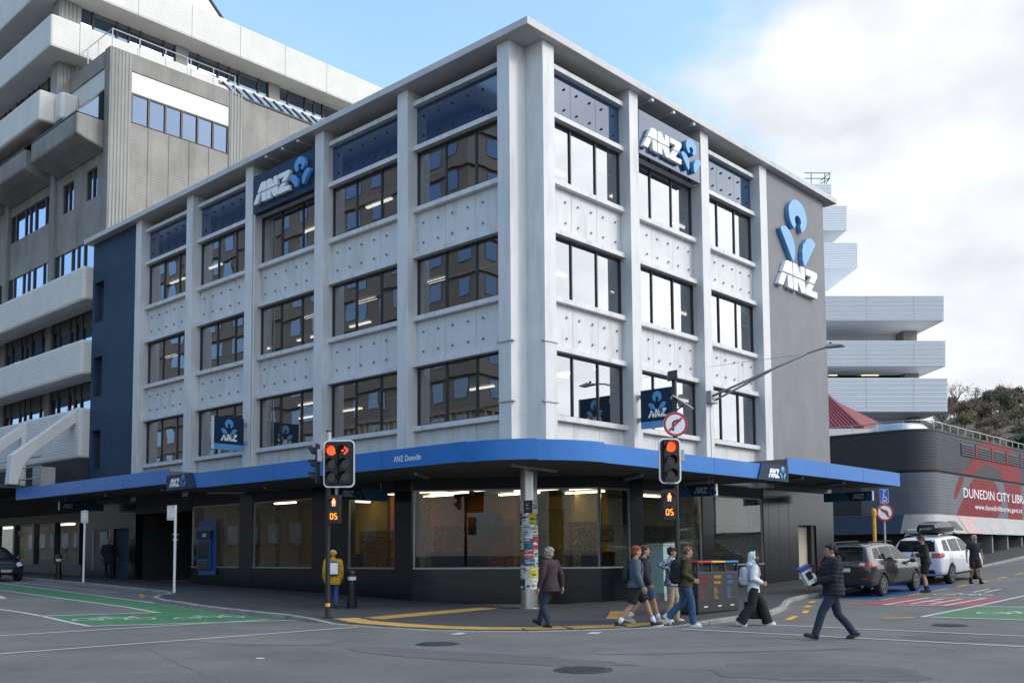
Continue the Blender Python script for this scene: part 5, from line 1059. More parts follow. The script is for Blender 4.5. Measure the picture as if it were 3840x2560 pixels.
def car(name, label, loc, rz, pitch, st, paint, wheels, tr, patches, extras, plate=None):
    t = thing(name, label, 'car', loc); t.rotation_euler = (pitch, 0, rz)
    s = MB(); s.loft([seg_section(q) for q in st]); me = s.mesh('body')
    b = bmesh.new(); b.from_mesh(me); bmesh.ops.recalc_face_normals(b, faces=b.faces); b.to_mesh(me); b.free()
    sub = evaluate(me, [('SUBSURF', dict(levels=2, render_levels=2))])
    cut = MB(); wd = max(q[2] for q in st)
    for y in wheels:
        for sx in (-1, 1): cut.tube([(sx*(wd-.26), y, tr), (sx*(wd+.3), y, tr)], tr+.055, 28, m=1)
    cm = cut.mesh('cut'); cb = bmesh.new(); cb.from_mesh(cm); bmesh.ops.recalc_face_normals(cb, faces=cb.faces); cb.to_mesh(cm); cb.free()
    for k in range(2): cm.materials.append(M['black'])
    co = bpy.data.objects.new('cut', cm); TMP.collection.objects.link(co); sub.materials.append(M[paint]); sub.materials.append(M['black'])
    body = evaluate(sub, [('BOOLEAN', dict(operation='DIFFERENCE', object=co, solver='EXACT'))]); bpy.data.objects.remove(co)
    o = mobj('body', body, [paint, 'black'], t, smooth='auto', world=False)
    bb = bmesh.new(); bb.from_mesh(sub); tree_ = BVHTree.FromBMesh(bb)
    def hitp(view, a, c, off):
        if view in ('right', 'left'): sx = 1 if view == 'right' else -1; O, D = Vector((sx*3, a, c)), Vector((-sx, 0, 0))
        elif view == 'rear': O, D = Vector((a, -4, c)), Vector((0, 1, 0))
        elif view == 'front': O, D = Vector((a, 4, c)), Vector((0, -1, 0))
        else: O, D = Vector((a, c, 4)), Vector((0, 0, -1))
        h = tree_.ray_cast(O, D)
        if h[0] is None: h = tree_.find_nearest(O+D*3)
        return h[0]+h[1]*off*(1 if h[1].dot(D) < 0 else -1)
    for (nm, view, q, m_, off) in patches:
        views = [view] if view != 'side' else ['right', 'left']
        for vw in views:
            a, b_, c, d = [Vector(p) for p in q]
            fn = lambda u, v: hitp(vw, *(a.lerp(b_, u).lerp(d.lerp(c, u), v)), off)
            MB().grid(fn, 10, 6).build(nm, m_, t, smooth=True, world=False, fix=False)
    bb.free()
    tm = MB(); prof_ = [(tr-.115,-.105),(tr-.03,-.112),(tr-.005,-.085),(tr,-.04),(tr,.04),(tr-.005,.085),(tr-.03,.112),(tr-.115,.105)]
    tm.loft([[(z_, math.cos(2*math.pi*k/28)*r_, math.sin(2*math.pi*k/28)*r_) for k in range(28)] for r_, z_ in prof_], caps=True); tmesh = tm.mesh('wheel'); tmesh.materials.append(M['tyre']); tmesh.polygons.foreach_set('use_smooth', [True]*len(tmesh.polygons)); tmesh.set_sharp_from_angle(angle=R(40))
    rm = MB(); ri = tr-.118
    for k in range(28):
        a, b_ = 2*math.pi*k/28, 2*math.pi*(k+1)/28; rm.prism([(.085, math.cos(q)*r_, math.sin(q)*r_) for q, r_ in ((a,ri-.03),(a,ri),(b_,ri),(b_,ri-.03))], (.03,0,0))
    for k in range(5):
        for da in (-.16, .16):
            a = 2*math.pi*k/5; c0, c1 = Vector((.10, math.cos(a+da*.5)*.05, math.sin(a+da*.5)*.05)), Vector((.092, math.cos(a+da)*(ri-.02), math.sin(a+da)*(ri-.02))); sd = (c1-c0).cross(Vector((1,0,0))).normalized()*.017
            rm.prism([c0-sd, c1-sd, c1+sd, c0+sd], (.018,0,0))
    rm.tube([(.09,0,0),(.122,0,0)], .055, 14); rmesh = rm.mesh('rim'); rmesh.materials.append(M['alloy'])
    for y in wheels:
        for sx in (-1, 1):
            wo = lk(bpy.data.objects.new('wheel', tmesh)); wo.parent = t; wo.location = (sx*(wd-.115), y, tr); wo.rotation_euler = (.3*y, 0, 0) if sx > 0 else (0, 0, math.pi)
            ro = lk(bpy.data.objects.new('rim', rmesh)); ro.parent = wo
    extras(t, hitp); return t
def mirrors(t, y, z, wd, m_):
    for sx in (-1, 1): MB().ell((sx*(wd+.10), y, z), .10, .07, .075, 12, 8).tube([(sx*(wd-.06), y+.02, z-.03),(sx*(wd+.06), y, z-.02)], .03, 8).build('mirror', m_, t, smooth=True, world=False)
def rails(t, y0, y1, x, z, m_):
    for sx in (-1, 1): MB().tube([(sx*x, y0, z-.06),(sx*x, y0+.12, z),(sx*x, y1-.12, z),(sx*x, y1, z-.06)], .02, 6).build('roof_rail', m_, t, world=False)
ST1 = [(-2.265,.58,.60,.80,.86,.52),(-2.24,.40,.82,.94,1.0,.70),(-2.16,.32,.885,1.03,1.10,.74),(-2.04,.30,.905,1.06,1.34,.66),(-1.88,.28,.915,1.07,1.56,.61),(-1.70,.27,.92,1.07,1.63,.60),(-1.1,.26,.92,1.05,1.67,.62),(-.4,.25,.92,1.03,1.68,.63),(.2,.25,.92,1.01,1.64,.62),(.6,.25,.92,1.0,1.52,.61),(1.0,.25,.92,.99,1.25,.66),(1.3,.25,.915,.98,1.07,.74),(1.75,.27,.90,.94,1.01,.74),(2.08,.30,.86,.85,.92,.68),(2.21,.38,.78,.72,.77,.6),(2.26,.52,.6,.62,.66,.5)]
def ex1(t, hp):
    mirrors(t, .82, 1.04, .92, 'paint_grey'); rails(t, -1.6, .3, .56, 1.70, 'trim')
    MB().prism([(-.5,-1.78,1.63),(.5,-1.78,1.63),(.5,-1.95,1.60),(-.5,-1.95,1.60)], (0,0,.03)).build('spoiler', 'paint_grey', t, world=False, bevel=.01)
    for sx in (-1,1):
        for y in (-.35, .62): MB().box(min(sx*.915,sx*.945),max(sx*.915,sx*.945),y-.1,y+.1,.90,.925).build('door_handle', 'paint_grey', t, world=False, bevel=.01)
    MB().tube([(-.62,-2.2,.36),(-.62,-2.3,.35)], .04, 10).tube([(.62,-2.2,.36),(.62,-2.3,.35)], .04, 10).build('exhaust', 'chrome', t, world=False)
pa1 = [('rear_window','rear',[(-.60,1.13),(.60,1.13),(.52,1.50),(-.52,1.50)],'car_glass_dark',.006),
 ('side_window','side',[(-1.78,1.17),(-1.28,1.12),(-1.22,1.52),(-1.55,1.50)],'car_glass_dark',.006),('side_window','side',[(-1.18,1.12),(-.30,1.09),(-.28,1.55),(-1.12,1.53)],'car_glass_dark',.006),('side_window','side',[(-.22,1.09),(.95,1.07),(.50,1.47),(-.20,1.55)],'car_glass_dark',.006),
 ('window_trim','side',[(-1.80,1.155),(.97,1.045),(.97,1.062),(-1.80,1.172)],'chrome',.009),
 ('windscreen','front',[(-.66,1.12),(.66,1.12),(.52,1.52),(-.52,1.52)],'car_glass_dark',.006),
 ('tail_lamp','rear',[(.50,.97),(.84,.93),(.86,1.07),(.52,1.08)],'tail_red',.012),('tail_lamp','rear',[(-.84,.93),(-.50,.97),(-.52,1.08),(-.86,1.07)],'tail_red',.012),('tail_lamp','side',[(-2.14,.94),(-1.78,1.02),(-1.82,1.09),(-2.10,1.08)],'tail_red',.012),
 ('lamp_lens','rear',[(.52,1.0),(.68,.98),(.69,1.06),(.53,1.07)],'lamp_clear',.016),('lamp_lens','rear',[(-.68,.98),(-.52,1.0),(-.53,1.07),(-.69,1.06)],'lamp_clear',.016),
 ('number_plate','rear',[(-.24,.80),(.24,.80),(.24,.91),(-.24,.91)],'off_white',.012),('rear_bumper','rear',[(-.82,.40),(.82,.40),(.84,.60),(-.84,.60)],'trim',.010),('reflector','rear',[(.62,.56),(.80,.56),(.80,.62),(.62,.62)],'tail_red',.016),('reflector','rear',[(-.80,.56),(-.62,.56),(-.62,.62),(-.80,.62)],'tail_red',.016),
 ('sill_trim','side',[(-1.0,.27),(1.0,.27),(1.0,.40),(-1.0,.40)],'trim',.008),
 ('door_seam','side',[(-1.16,.50),(-1.145,.50),(-1.165,1.08),(-1.18,1.08)],'black',.004),('door_seam','side',[(-.26,.42),(-.245,.42),(-.235,1.08),(-.25,1.08)],'black',.004),('door_seam','side',[(.98,.42),(.995,.42),(1.01,1.02),(.995,1.02)],'black',.004),('tailgate_seam','rear',[(-.7,.66),(.7,.66),(.7,.672),(-.7,.672)],'black',.004)]
def gz(x, y0, y1): return (G(x,y0)+G(x,y1))/2, math.atan2(G(x,y1)-G(x,y0), y1-y0)
z_, p_ = gz(5.2, 9.75, 12.44)
car('parked_car', 'dark grey hatchback SUV parked nearest the corner, rear towards us', (5.24,11.09,z_), 0, p_, ST1, 'paint_grey', (-1.34,1.35), .345, pa1, ex1)
k_ = 4.87/4.53
ST2 = [(-2.43,.60,.66,.85,.92,.58),(-2.41,.42,.86,.98,1.06,.76),(-2.34,.34,.925,1.10,1.20,.78),(-2.24,.32,.94,1.13,1.48,.72),(-2.10,.30,.95,1.13,1.66,.68),(-1.88,.29,.95,1.13,1.71,.67),(-1.2,.28,.95,1.11,1.74,.68),(-.4,.27,.95,1.08,1.75,.68),(.2,.27,.95,1.06,1.71,.66),(.65,.27,.95,1.05,1.58,.65),(1.05,.27,.95,1.04,1.32,.70),(1.4,.27,.945,1.02,1.12,.78),(1.9,.29,.93,.98,1.05,.78),(2.24,.32,.89,.90,.96,.72),(2.37,.40,.80,.76,.82,.62),(2.43,.55,.62,.66,.70,.52)]
def ex2(t, hp):
    mirrors(t, .86, 1.12, .95, 'paint_white'); rails(t, -1.7, .5, .60, 1.80, 'steel_dull')
    for y in (-1.2, -.1): MB().tube([(-.66,y,1.82),(.66,y,1.82)], .022, 6).build('cross_bar', 'trim', t, world=False)
    for sx in (-1,1):
        for y in (-.35, .65): MB().box(min(sx*.945,sx*.975),max(sx*.945,sx*.975),y-.1,y+.1,.97,1.0).build('door_handle', 'paint_white', t, world=False, bevel=.01)
pa2 = [('rear_window','rear',[(-.70,1.20),(.70,1.20),(.62,1.60),(-.62,1.60)],'car_glass_dark',.006),
 ('side_window','side',[(-2.0,1.22),(-1.42,1.19),(-1.36,1.60),(-1.75,1.58)],'car_glass_dark',.006),('side_window','side',[(-1.28,1.18),(-.30,1.15),(-.28,1.62),(-1.22,1.60)],'car_glass_dark',.006),('side_window','side',[(-.20,1.15),(1.0,1.12),(.55,1.53),(-.18,1.62)],'car_glass_dark',.006),
 ('windscreen','front',[(-.70,1.18),(.70,1.18),(.56,1.58),(-.56,1.58)],'car_glass_dark',.006),
 ('tail_lamp','rear',[(.58,.98),(.90,.97),(.90,1.15),(.60,1.15)],'tail_red',.012),('tail_lamp','rear',[(-.90,.97),(-.58,.98),(-.60,1.15),(-.90,1.15)],'tail_red',.012),('tail_lamp','side',[(-2.32,.99),(-2.02,1.02),(-2.05,1.14),(-2.30,1.15)],'tail_red',.012),
 ('number_plate','rear',[(-.24,.86),(.24,.86),(.24,.97),(-.24,.97)],'off_white',.012),('rear_bumper','rear',[(-.70,.42),(.70,.42),(.66,.56),(-.66,.56)],'trim',.010),
 ('door_seam','side',[(-1.30,.60),(-1.285,.60),(-1.305,1.15),(-1.32,1.15)],'pole_grey',.004),('door_seam','side',[(-.25,.44),(-.235,.44),(-.225,1.12),(-.24,1.12)],'pole_grey',.004),('door_seam','side',[(1.04,.44),(1.055,.44),(1.07,1.08),(1.055,1.08)],'pole_grey',.004),('tailgate_seam','rear',[(-.78,.70),(.78,.70),(.78,.712),(-.78,.712)],'pole_grey',.004),('sill_trim','side',[(-1.0,.29),(1.05,.29),(1.05,.38),(-1.0,.38)],'trim',.008)]
z_, p_ = gz(5.15, 16.1, 18.95)
wc = car('parked_car', 'white SUV with roof box parked ahead of the grey car', (5.12,17.55,z_), 0, p_, ST2, 'paint_white', (-1.42,1.42), .36, pa2, ex2)
bx_ = thing('roof_box', 'black plastic roof box on the white SUV', 'roof box', (5.12,17.55,z_)); bx_.rotation_euler = (p_,0,0)
s = MB(); rg = []
for y, w_, h0, h1 in ((-1.55,.26,1.92,2.08),(-1.5,.34,1.88,2.16),(-1.3,.38,1.86,2.22),(-.6,.40,1.86,2.26),(.1,.38,1.86,2.22),(.55,.30,1.87,2.10),(.7,.2,1.9,2.0)): rg.append([(.12-w_,y,h0),(.12+w_,y,h0),(.12+w_*1.04,y,(h0+h1)/2),(.12+w_*.8,y,h1),(.12-w_*.8,y,h1),(.12-w_*1.04,y,(h0+h1)/2)])
s.loft(rg); s.build('shell', 'black_gloss', bx_, smooth='auto', world=False, bevel=.02)
me = text_mesh('prorack', .13, .003); me.transform(frame((-.10,-1.56,1.97), (1,0,0), (0,0,1))); mobj('lettering', me, 'off_white', bx_, world=False)
aw = thing('roof_awning', 'silver rolled awning case beside the roof box', 'awning', (5.12,17.55,z_)); aw.rotation_euler = (p_,0,0)
MB().box(-.78,-.62,-1.3,.7,1.86,1.99).build('case', 'steel_dull', aw, world=False, bevel=.02)
ST3 = [(-1.9,.55,.55,.80,.86,.5),(-1.87,.38,.74,.95,1.0,.62),(-1.78,.30,.80,1.0,1.2,.62),(-1.62,.28,.82,1.0,1.42,.58),(-1.2,.26,.83,.99,1.50,.58),(-.5,.25,.83,.97,1.53,.59),(.1,.25,.83,.95,1.49,.58),(.55,.25,.83,.94,1.30,.60),(.95,.25,.825,.92,1.02,.66),(1.35,.26,.81,.87,.93,.66),(1.66,.30,.77,.76,.82,.58),(1.80,.36,.70,.66,.70,.5),(1.86,.48,.55,.58,.60,.42)]
pa3 = [('windscreen','front',[(-.60,1.0),(.60,1.0),(.50,1.38),(-.50,1.38)],'car_glass_dark',.006),('side_window','side',[(-.2,1.02),(.75,1.0),(.35,1.34),(-.18,1.42)],'car_glass_dark',.006),('side_window','side',[(-1.2,1.04),(-.28,1.02),(-.26,1.42),(-1.1,1.40)],'car_glass_dark',.006),
 ('headlamp','front',[(.42,.66),(.68,.68),(.66,.84),(.46,.80)],'lamp_clear',.012),('headlamp','front',[(-.68,.68),(-.42,.66),(-.46,.80),(-.66,.84)],'lamp_clear',.012),('number_plate','front',[(-.22,.42),(.22,.42),(.22,.53),(-.22,.53)],'off_white',.012),('grille','front',[(-.3,.60),(.3,.60),(.26,.68),(-.26,.68)],'black',.01)]
def ex3(t, hp):
    mirrors(t, .62, 1.0, .83, 'paint_navy')
    me = text_mesh('CWU190', .10, .002); p = hp('front', 0, .47, .02); me.transform(frame((.19,p.y+.004,.445), (-1,0,0), (0,0,1))); mobj('lettering', me, 'black', t, world=False)
car('parked_car', 'dark navy hatchback cut by the left frame edge under the canopy', (-27.55,-4.75,G(-27.5,-4.75)), -math.pi/2, math.atan(-.022), ST3, 'paint_navy', (-1.2,1.2), .30, pa3, ex3)
# ------------------------------------------------------------------ people
def cloth(name, col, var=.16, rough=.9, bump=1.0, bs=8): return mat(name, col, rough, var=var, vscale=9, bump=bump, bscale=bs)
for n_, c_ in dict(skin=(.42,.24,.17), skin_b=(.36,.20,.135), skin_c=(.30,.17,.115)).items(): mat(n_, c_, .55, var=.08, vscale=12)
for n_, c_ in dict(c_maroon=(.036,.022,.026), c_navyd=(.010,.012,.020), c_slate=(.075,.10,.125), c_black=(.012,.012,.013), c_char=(.028,.028,.032), c_khaki=(.34,.29,.22), c_olive=(.050,.043,.014), c_denim=(.035,.075,.16), c_denim_d=(.018,.030,.055), c_white=(.62,.66,.70), c_puffer=(.011,.013,.020), c_forest=(.022,.024,.015), c_tee=(.014,.018,.030), c_wine=(.030,.012,.016), c_yellow=(.46,.27,.015), c_check=(.10,.15,.22), c_grey=(.40,.41,.43), c_blue=(.03,.06,.22), c_sock=(.70,.71,.72), c_red=(.16,.02,.02)).items(): cloth(n_, c_)
for n_, c_ in dict(h_grey=(.24,.235,.22), h_ginger=(.20,.045,.012), h_brown=(.055,.032,.020), h_black=(.010,.009,.009), h_lbrown=(.13,.075,.04), h_dark=(.022,.014,.010), h_pale=(.40,.36,.32)).items(): mat(n_, c_, .7, var=.3, vscale=40, bump=.6, bscale=60)
mat('eye', (.02,.015,.012), .2); mat('lip', (.28,.10,.085), .5); mat('shoe_black', (.015,.015,.016), .5); mat('shoe_white', (.62,.62,.64), .5, var=.1, vscale=20); mat('sole_white', (.66,.66,.64), .6); mat('shoe_beige', (.42,.38,.33), .6)
# checked shirt
m_ = M['c_check']; t_ = m_.node_tree; b_ = t_.nodes['Principled BSDF']; ck = t_.nodes.new('ShaderNodeTexChecker'); ck.inputs['Scale'].default_value = 26; ck.inputs[1].default_value = (.36,.42,.50,1); ck.inputs[2].default_value = (.015,.025,.06,1); gg = t_.nodes.new('ShaderNodeTexCoord'); t_.links.new(gg.outputs['Object'], ck.inputs[0]); t_.links.new(ck.outputs[0], b_.inputs['Base Color'])
def ik(a, c, l1, l2, pole):
    a, c = Vector(a), Vector(c); d = c-a; L_ = min(d.length, (l1+l2)*.999); u = d.normalized(); x = (l1*l1-l2*l2+L_*L_)/(2*L_); h = math.sqrt(max(0, l1*l1-x*x)); p = Vector(pole); p = (p-u*p.dot(u)).normalized(); return a+u*x+p*h
def oval(c, rx, ry, n=16, yaw=0): return [Vector(c)+Vector((math.cos(2*math.pi*k/n)*rx*math.cos(yaw)-math.sin(2*math.pi*k/n)*ry*math.sin(yaw), math.cos(2*math.pi*k/n)*rx*math.sin(yaw)+math.sin(2*math.pi*k/n)*ry*math.cos(yaw), 0)) for k in range(n)]
def person(label, loc, face, H_, footL=(0,0,0), footR=(0,0,0), handL=None, handR=None, lean=0., hyaw=0., hpitch=0., top='c_black', bottom='c_black', shoe='shoe_black', hair='h_brown', skin='skin', style='jacket', legs='trousers', hairstyle='short', build_=1., socks=None, curl=.5, under=None, hem=.86, sole=None, collar=None):
    sc = H_/1.75; t = thing('person', label, 'person', loc, math.atan2(-face[0], face[1])); S_ = Matrix.Scale(sc, 4)
    def put(name, me, m__, sm=True): me.transform(S_); me.name = name; return mobj(name, me, m__, t, smooth=sm, world=False)
    reach = []
    for f in (footL, footR): reach.append(.09+f[1]+math.sqrt(max(.2, .846**2-f[0]**2)))
    hz_ = min(min(reach), .925); pel = Vector((0,0,hz_))
    up = lambda z: Vector((0, lean*(z-.93)/.5, z+(hz_-.925)))           # spine
    hip = [Vector((-.092,0,hz_)), Vector((.092,0,hz_))]; ank = [Vector((-.095,footL[0],.09+footL[1])), Vector((.095,footR[0],.09+footR[1]))]
    kn = [ik(hip[i], ank[i], .43, .42, (0,1,0)) for i in (0,1)]; pit = [footL[2], footR[2]]
    sh = [up(1.425)+Vector((-.185*build_,0,0)), up(1.425)+Vector((.185*build_,0,0))]
    hd = [handL or (-.27,.06,.80), handR or (.27,.06,.80)]; wr = [Vector((q[0],q[1],q[2]+(hz_-.925))) for q in hd]
    for i in (0,1):
        d = wr[i]-sh[i]
        if d.length > .545: wr[i] = sh[i]+d.normalized()*.545
    el = [ik(sh[i], wr[i], .29, .265, ((-.35 if i == 0 else .35),-1,-.15)) for i in (0,1)]
    # torso rings (z, rx, ry, y offset)
    TR = [(.86,.135,.10,0),(.93,.165,.115,-.01),(1.02,.152,.108,0),(1.12,.142,.105,.005),(1.24,.158,.115,.01),(1.34,.170,.112,.005),(1.41,.165,.095,0),(1.45,.12,.075,-.005),(1.48,.07,.06,0)]
    def torso(mb, grow, z0=.80, z1=1.50, puff=0, gy=None, flare=0):
        rings = []; zs = [z0+(z1-z0)*k/26 for k in range(27)]
        for z in zs:
            for a, b in zip(TR[:-1], TR[1:]):
                if a[0] <= z <= b[0]: f = (z-a[0])/(b[0]-a[0]); rx, ry, oy = [a[k]+(b[k]-a[k])*f for k in (1,2,3)]; break
            else: rx, ry, oy = TR[0][1:] if z < TR[0][0] else TR[-1][1:]; 
            if z < .93: rx, ry = max(rx,.165), max(ry,.115)
            g = grow*(1 if z < 1.40 else max(.25, 1-(z-1.40)/.10*.75)); g += puff*abs(math.sin(z*math.pi/.075)); g += flare*max(0, (1.0-z))
            c = up(z); rings.append(oval((c.x, c.y+oy, c.z), (rx+g)*build_, (ry+(gy if gy is not None else g)+flare*max(0,1.0-z)+puff*abs(math.sin(z*math.pi/.075)))*build_))
        mb.loft(rings)
    # head frame
    hc = up(1.49)+Vector((0,.028+lean*.1,.125)); HM = Matrix.Translation(hc) @ Matrix.Rotation(hyaw, 4, 'Z') @ Matrix.Rotation(hpitch, 4, 'X'); hp = lambda x, y, z: HM @ Vector((x,y,z)); HR = HM.to_3x3()
    # --- body
    b = MB(); torso(b, -.018, .86, 1.46)
    b.tube([up(1.42), up(1.49)+Vector((0,.008,.0)), hp(0,-.01,-.06)], .055, 12, rr=[.07,.054,.054])
    b.ell(hp(0,-.006,.030), .076, .096, .092, 16, 10, rot=HR); b.ell(hp(0,.024,-.045), .056, .066, .064, 14, 8, rot=HR); b.ell(hp(0,.06,-.088), .028, .024, .022, 10, 6, rot=HR); b.tube([hp(0,.084,.022), hp(0,.104,-.012), hp(0,.092,-.026)], .012, 8, rr=[.009,.015,.010]); b.ell(hp(0,.078,.034), .05, .016, .010, 10, 6, rot=HR)
    for sx in (-1,1): b.ell(hp(sx*.077,-.008,-.006), .010, .022, .032, 8, 6, rot=HR); b.ell(hp(sx*.036,.068,-.022), .022, .020, .018, 8, 6, rot=HR)
    for i in (0,1):
        sx = -1 if i == 0 else 1
        b.tube([up(1.40)+Vector((sx*.10,0,0)), sh[i], sh[i].lerp(el[i],.5), el[i], el[i].lerp(wr[i],.4), wr[i]], .04, 10, rr=[.055,.052,.046,.038,.038,.026])
        dr_ = (wr[i]-el[i]).normalized(); pn = Vector((-sx,.25,0)); pn = (pn-dr_*pn.dot(dr_)).normalized(); lt = dr_.cross(pn); kn_ = wr[i]+dr_*.085
        b.loft([[wr[i]+lt*a*.9+pn*c*.9 for a, c in ((-.026,-.018),(.026,-.018),(.026,.018),(-.026,.018))], [wr[i]+dr_*.045+lt*a+pn*c for a, c in ((-.038,-.015),(.038,-.015),(.038,.015),(-.038,.015))], [kn_+lt*a+pn*c for a, c in ((-.040,-.012),(.040,-.012),(.040,.012),(-.040,.012))]])
        for f, (off, ln) in enumerate(((-.031,.066),(-.0105,.076),(.0105,.071),(.031,.056))):
            p0 = kn_+lt*off-dr_*.01; c1, c2 = curl*.7, curl*1.5; d1 = (dr_*math.cos(c1)+pn*math.sin(c1)); d2 = (dr_*math.cos(c2)+pn*math.sin(c2)); p1 = p0+d1*(ln*.55+.01); b.tube([p0, p1, p1+d2*ln*.5], .0088, 7, rr=[.0095,.009,.0075])
        fw_ = lt if lt.y > 0 else -lt; p0 = wr[i]+dr_*.03+fw_*.028; p1 = p0+(dr_*.8+fw_*.6).normalized()*.042; b.tube([p0, p1, p1+(dr_+pn*.35+fw_*.1).normalized()*.032], .010, 7, rr=[.013,.0105,.0085])
        b.tube([hip[i]+Vector((0,0,-.02)), hip[i].lerp(kn[i],.4), kn[i], kn[i].lerp(ank[i],.35)+Vector((0,-.012,0)), ank[i]], .05, 12, rr=[.085,.076,.052,.052,.034])
        fr_ = Matrix.Translation(ank[i]) @ Matrix.Rotation(pit[i], 4, 'X'); b.tube([fr_ @ Vector((0,-.03,-.04)), fr_ @ Vector((0,.05,-.05)), fr_ @ Vector((0,.14,-.068))], .03, 8, rr=[.03,.034,.022])
    body = put('body', remesh(b, .0085, 3), skin)
    for sx in (-1,1): put('eye', (lambda q: q)(MB().ell(hp(sx*.031,.086,.012), .012, .006, .007, 8, 6, rot=HR).mesh('eye')), 'eye')
    put('mouth', MB().ell(hp(0,.086,-.052), .021, .007, .005, 8, 5, rot=HR).mesh('mouth'), 'lip')
    # --- legs
    if legs:
        g = MB(); rl = dict(trousers=[.103,.094,.076,.072,.066], wide=[.108,.112,.112,.118,.125], shorts=[.108,.112,.108], jeans=[.104,.096,.080,.080,.078])[legs]
        rings = [oval((0,up(z).y-.005,z+(hz_-.925)), rx, ry) for z, rx, ry in ((.80,.125,.10),(.87,.170,.122),(.95,.176,.126),(1.04,.160,.118))]; g.loft(rings)
        for i in (0,1):
            hh = hip[i]
            if legs == 'shorts': k2 = hh.lerp(kn[i],.86); g.tube([hh+Vector((0,0,.0)), hh.lerp(kn[i],.4), k2], .1, 14, rr=rl)
            else: bot = ank[i]+Vector((0,-.004,-.035)); g.tube([hh, hh.lerp(kn[i],.4), kn[i], kn[i].lerp(ank[i],.5)+Vector((0,-.008,0)), bot], .09, 14, rr=rl)
        put('shorts' if legs == 'shorts' else 'trousers', remesh(g, .014, 3), bottom)
    # --- shoes
    for i in (0,1):
        fr_ = Matrix.Translation(ank[i]) @ Matrix.Rotation(pit[i], 4, 'X') @ Matrix.Translation((0,0,-.09)); g = MB(); g.ell((0,.055,.044), .046, .128, .042); g.ell((0,-.035,.052), .040, .058, .052); g.tube([(0,-.02,.06),(0,-.025,.115)], .05, 12, rr=[.048,.046])
        me = remesh(g, .010, 3)
        for v in me.vertices: v.co.z = max(v.co.z, .012)
        me.transform(fr_); put('shoe', me, shoe)
        so_ = MB().prism([(math.cos(a)*(.046 if math.sin(a) > 0 else .040), .045+math.sin(a)*.135, 0) for a in [2*math.pi*k/20 for k in range(20)]], (0,0,.026)).mesh('sole'); so_.transform(fr_); put('sole', so_, sole or ('sole_white' if shoe != 'shoe_black' else 'shoe_black'), False)
        if socks: put('sock', MB().tube([ank[i]+Vector((0,-.004,-.01)), ank[i].lerp(kn[i],.30)], .045, 12, rr=[.044,.050]).mesh('sock'), socks)
    # --- top
    g = MB(); puff = .018 if style == 'puffer' else 0; gr = dict(jacket=.030, tee=.014, puffer=.040, hoodie=.038, sweater=.036)[style]
    torso(g, gr, hem, 1.47, puff, flare=.10 if style in ('jacket',) else 0)
    sl = dict(jacket=[.078,.072,.066,.058,.050], tee=[.070,.064], puffer=[.088,.084,.078,.070,.056], hoodie=[.084,.080,.074,.068,.050], sweater=[.082,.078,.072,.066,.050])[style]
    for i in (0,1):
        sx = -1 if i == 0 else 1; st_ = up(1.40)+Vector((sx*.09,0,-.01))
        if style == 'tee': g.tube([st_, sh[i], sh[i].lerp(el[i],.62)], .07, 12, rr=[.085]+[sl[0],sl[1]])
        else:
            path = [st_, sh[i], sh[i].lerp(el[i],.5), el[i], el[i].lerp(wr[i],.5), wr[i]-(wr[i]-el[i]).normalized()*.0]; rr_ = [.09]+sl
            if puff:
                p2, r2 = [], []
                for k in range(len(path)-1):
                    for q in range(4): p2.append(path[k].lerp(path[k+1], q/4)); r2.append((rr_[k]+(rr_[k+1]-rr_[k])*q/4)*(1.06 if q % 2 else .94))
                path, rr_ = p2+[path[-1]], r2+[rr_[-1]]
            g.tube(path, .07, 14, rr=rr_)
    if style in ('jacket', 'puffer') or collar: g.tube([up(1.44)+Vector((0,.0,0)), up(1.515)+Vector((0,.012,0))], .07, 16, rr=[.085,.072])
    if style in ('hoodie',) or collar == 'hood': g.ell(up(1.45)+Vector((0,-.085,.02)), .115, .075, .075)
    if style == 'sweater': torso(g, gr+.012, hem-.01, hem+.05)
    put('jacket' if style in ('jacket','puffer') else ('t_shirt' if style == 'tee' else 'sweatshirt'), remesh(g, .012 if puff else .014, 2 if puff else 4), top)
    if under:
        u_ = MB(); torso(u_, gr+.006, .98, 1.44); me = u_.mesh('u'); 
        for v in me.vertices: v.co.x *= .52; v.co.y = v.co.y if v.co.y > 0 else v.co.y*.2
        put('shirt_front', me, under)
    # --- hair
    rn = random.Random(hash(label) % 1000 if False else len(label)*7+int(H_*100)); g = MB()
    if hairstyle != 'bald':
        g.ell(hp(0,-.020,.042), .085, .100, .092, 16, 10, rot=HR)
        nC = 60 if hairstyle in ('curly','wavy') else 36; cr = .022 if hairstyle == 'curly' else .018
        for k in range(nC):
            a = rn.uniform(0,2*math.pi); e = rn.uniform(.0,1.45); x, y, z = math.cos(a)*math.cos(e), math.sin(a)*math.cos(e), math.sin(e)
            if y > .55 and e < .75: continue
            if hairstyle == 'fringe' and y > .2: z -= .2
            g.ell(hp(x*.086,-.018+y*.100,.040+z*.092), cr*rn.uniform(.7,1.2), cr*1.2, cr*rn.uniform(.6,1.1), 8, 5, rot=HR)
        g.ell(hp(0,.052,.092), .062, .048, .030, 12, 6, rot=HR)
        if hairstyle == 'fringe': g.ell(hp(0,.070,.058), .066, .030, .038, 12, 6, rot=HR); g.ell(hp(0,-.03,.01), .090, .085, .080, 12, 8, rot=HR)
        if hairstyle in ('curly','wavy'): g.ell(hp(0,-.05,-.01), .080, .062, .080, 12, 8, rot=HR)
        if hairstyle == 'long':
            g.ell(hp(0,.070,.060), .064, .030, .040, 12, 6, rot=HR)
            for sx in (-1,1): g.tube([hp(sx*.066,.052,.05), hp(sx*.074,.070,-.04), hp(sx*.070,.085,-.16), hp(sx*.06,.09,-.27)], .02, 8, rr=[.024,.022,.018,.010])
        put('hair', remesh(g, .010, 2), hair)
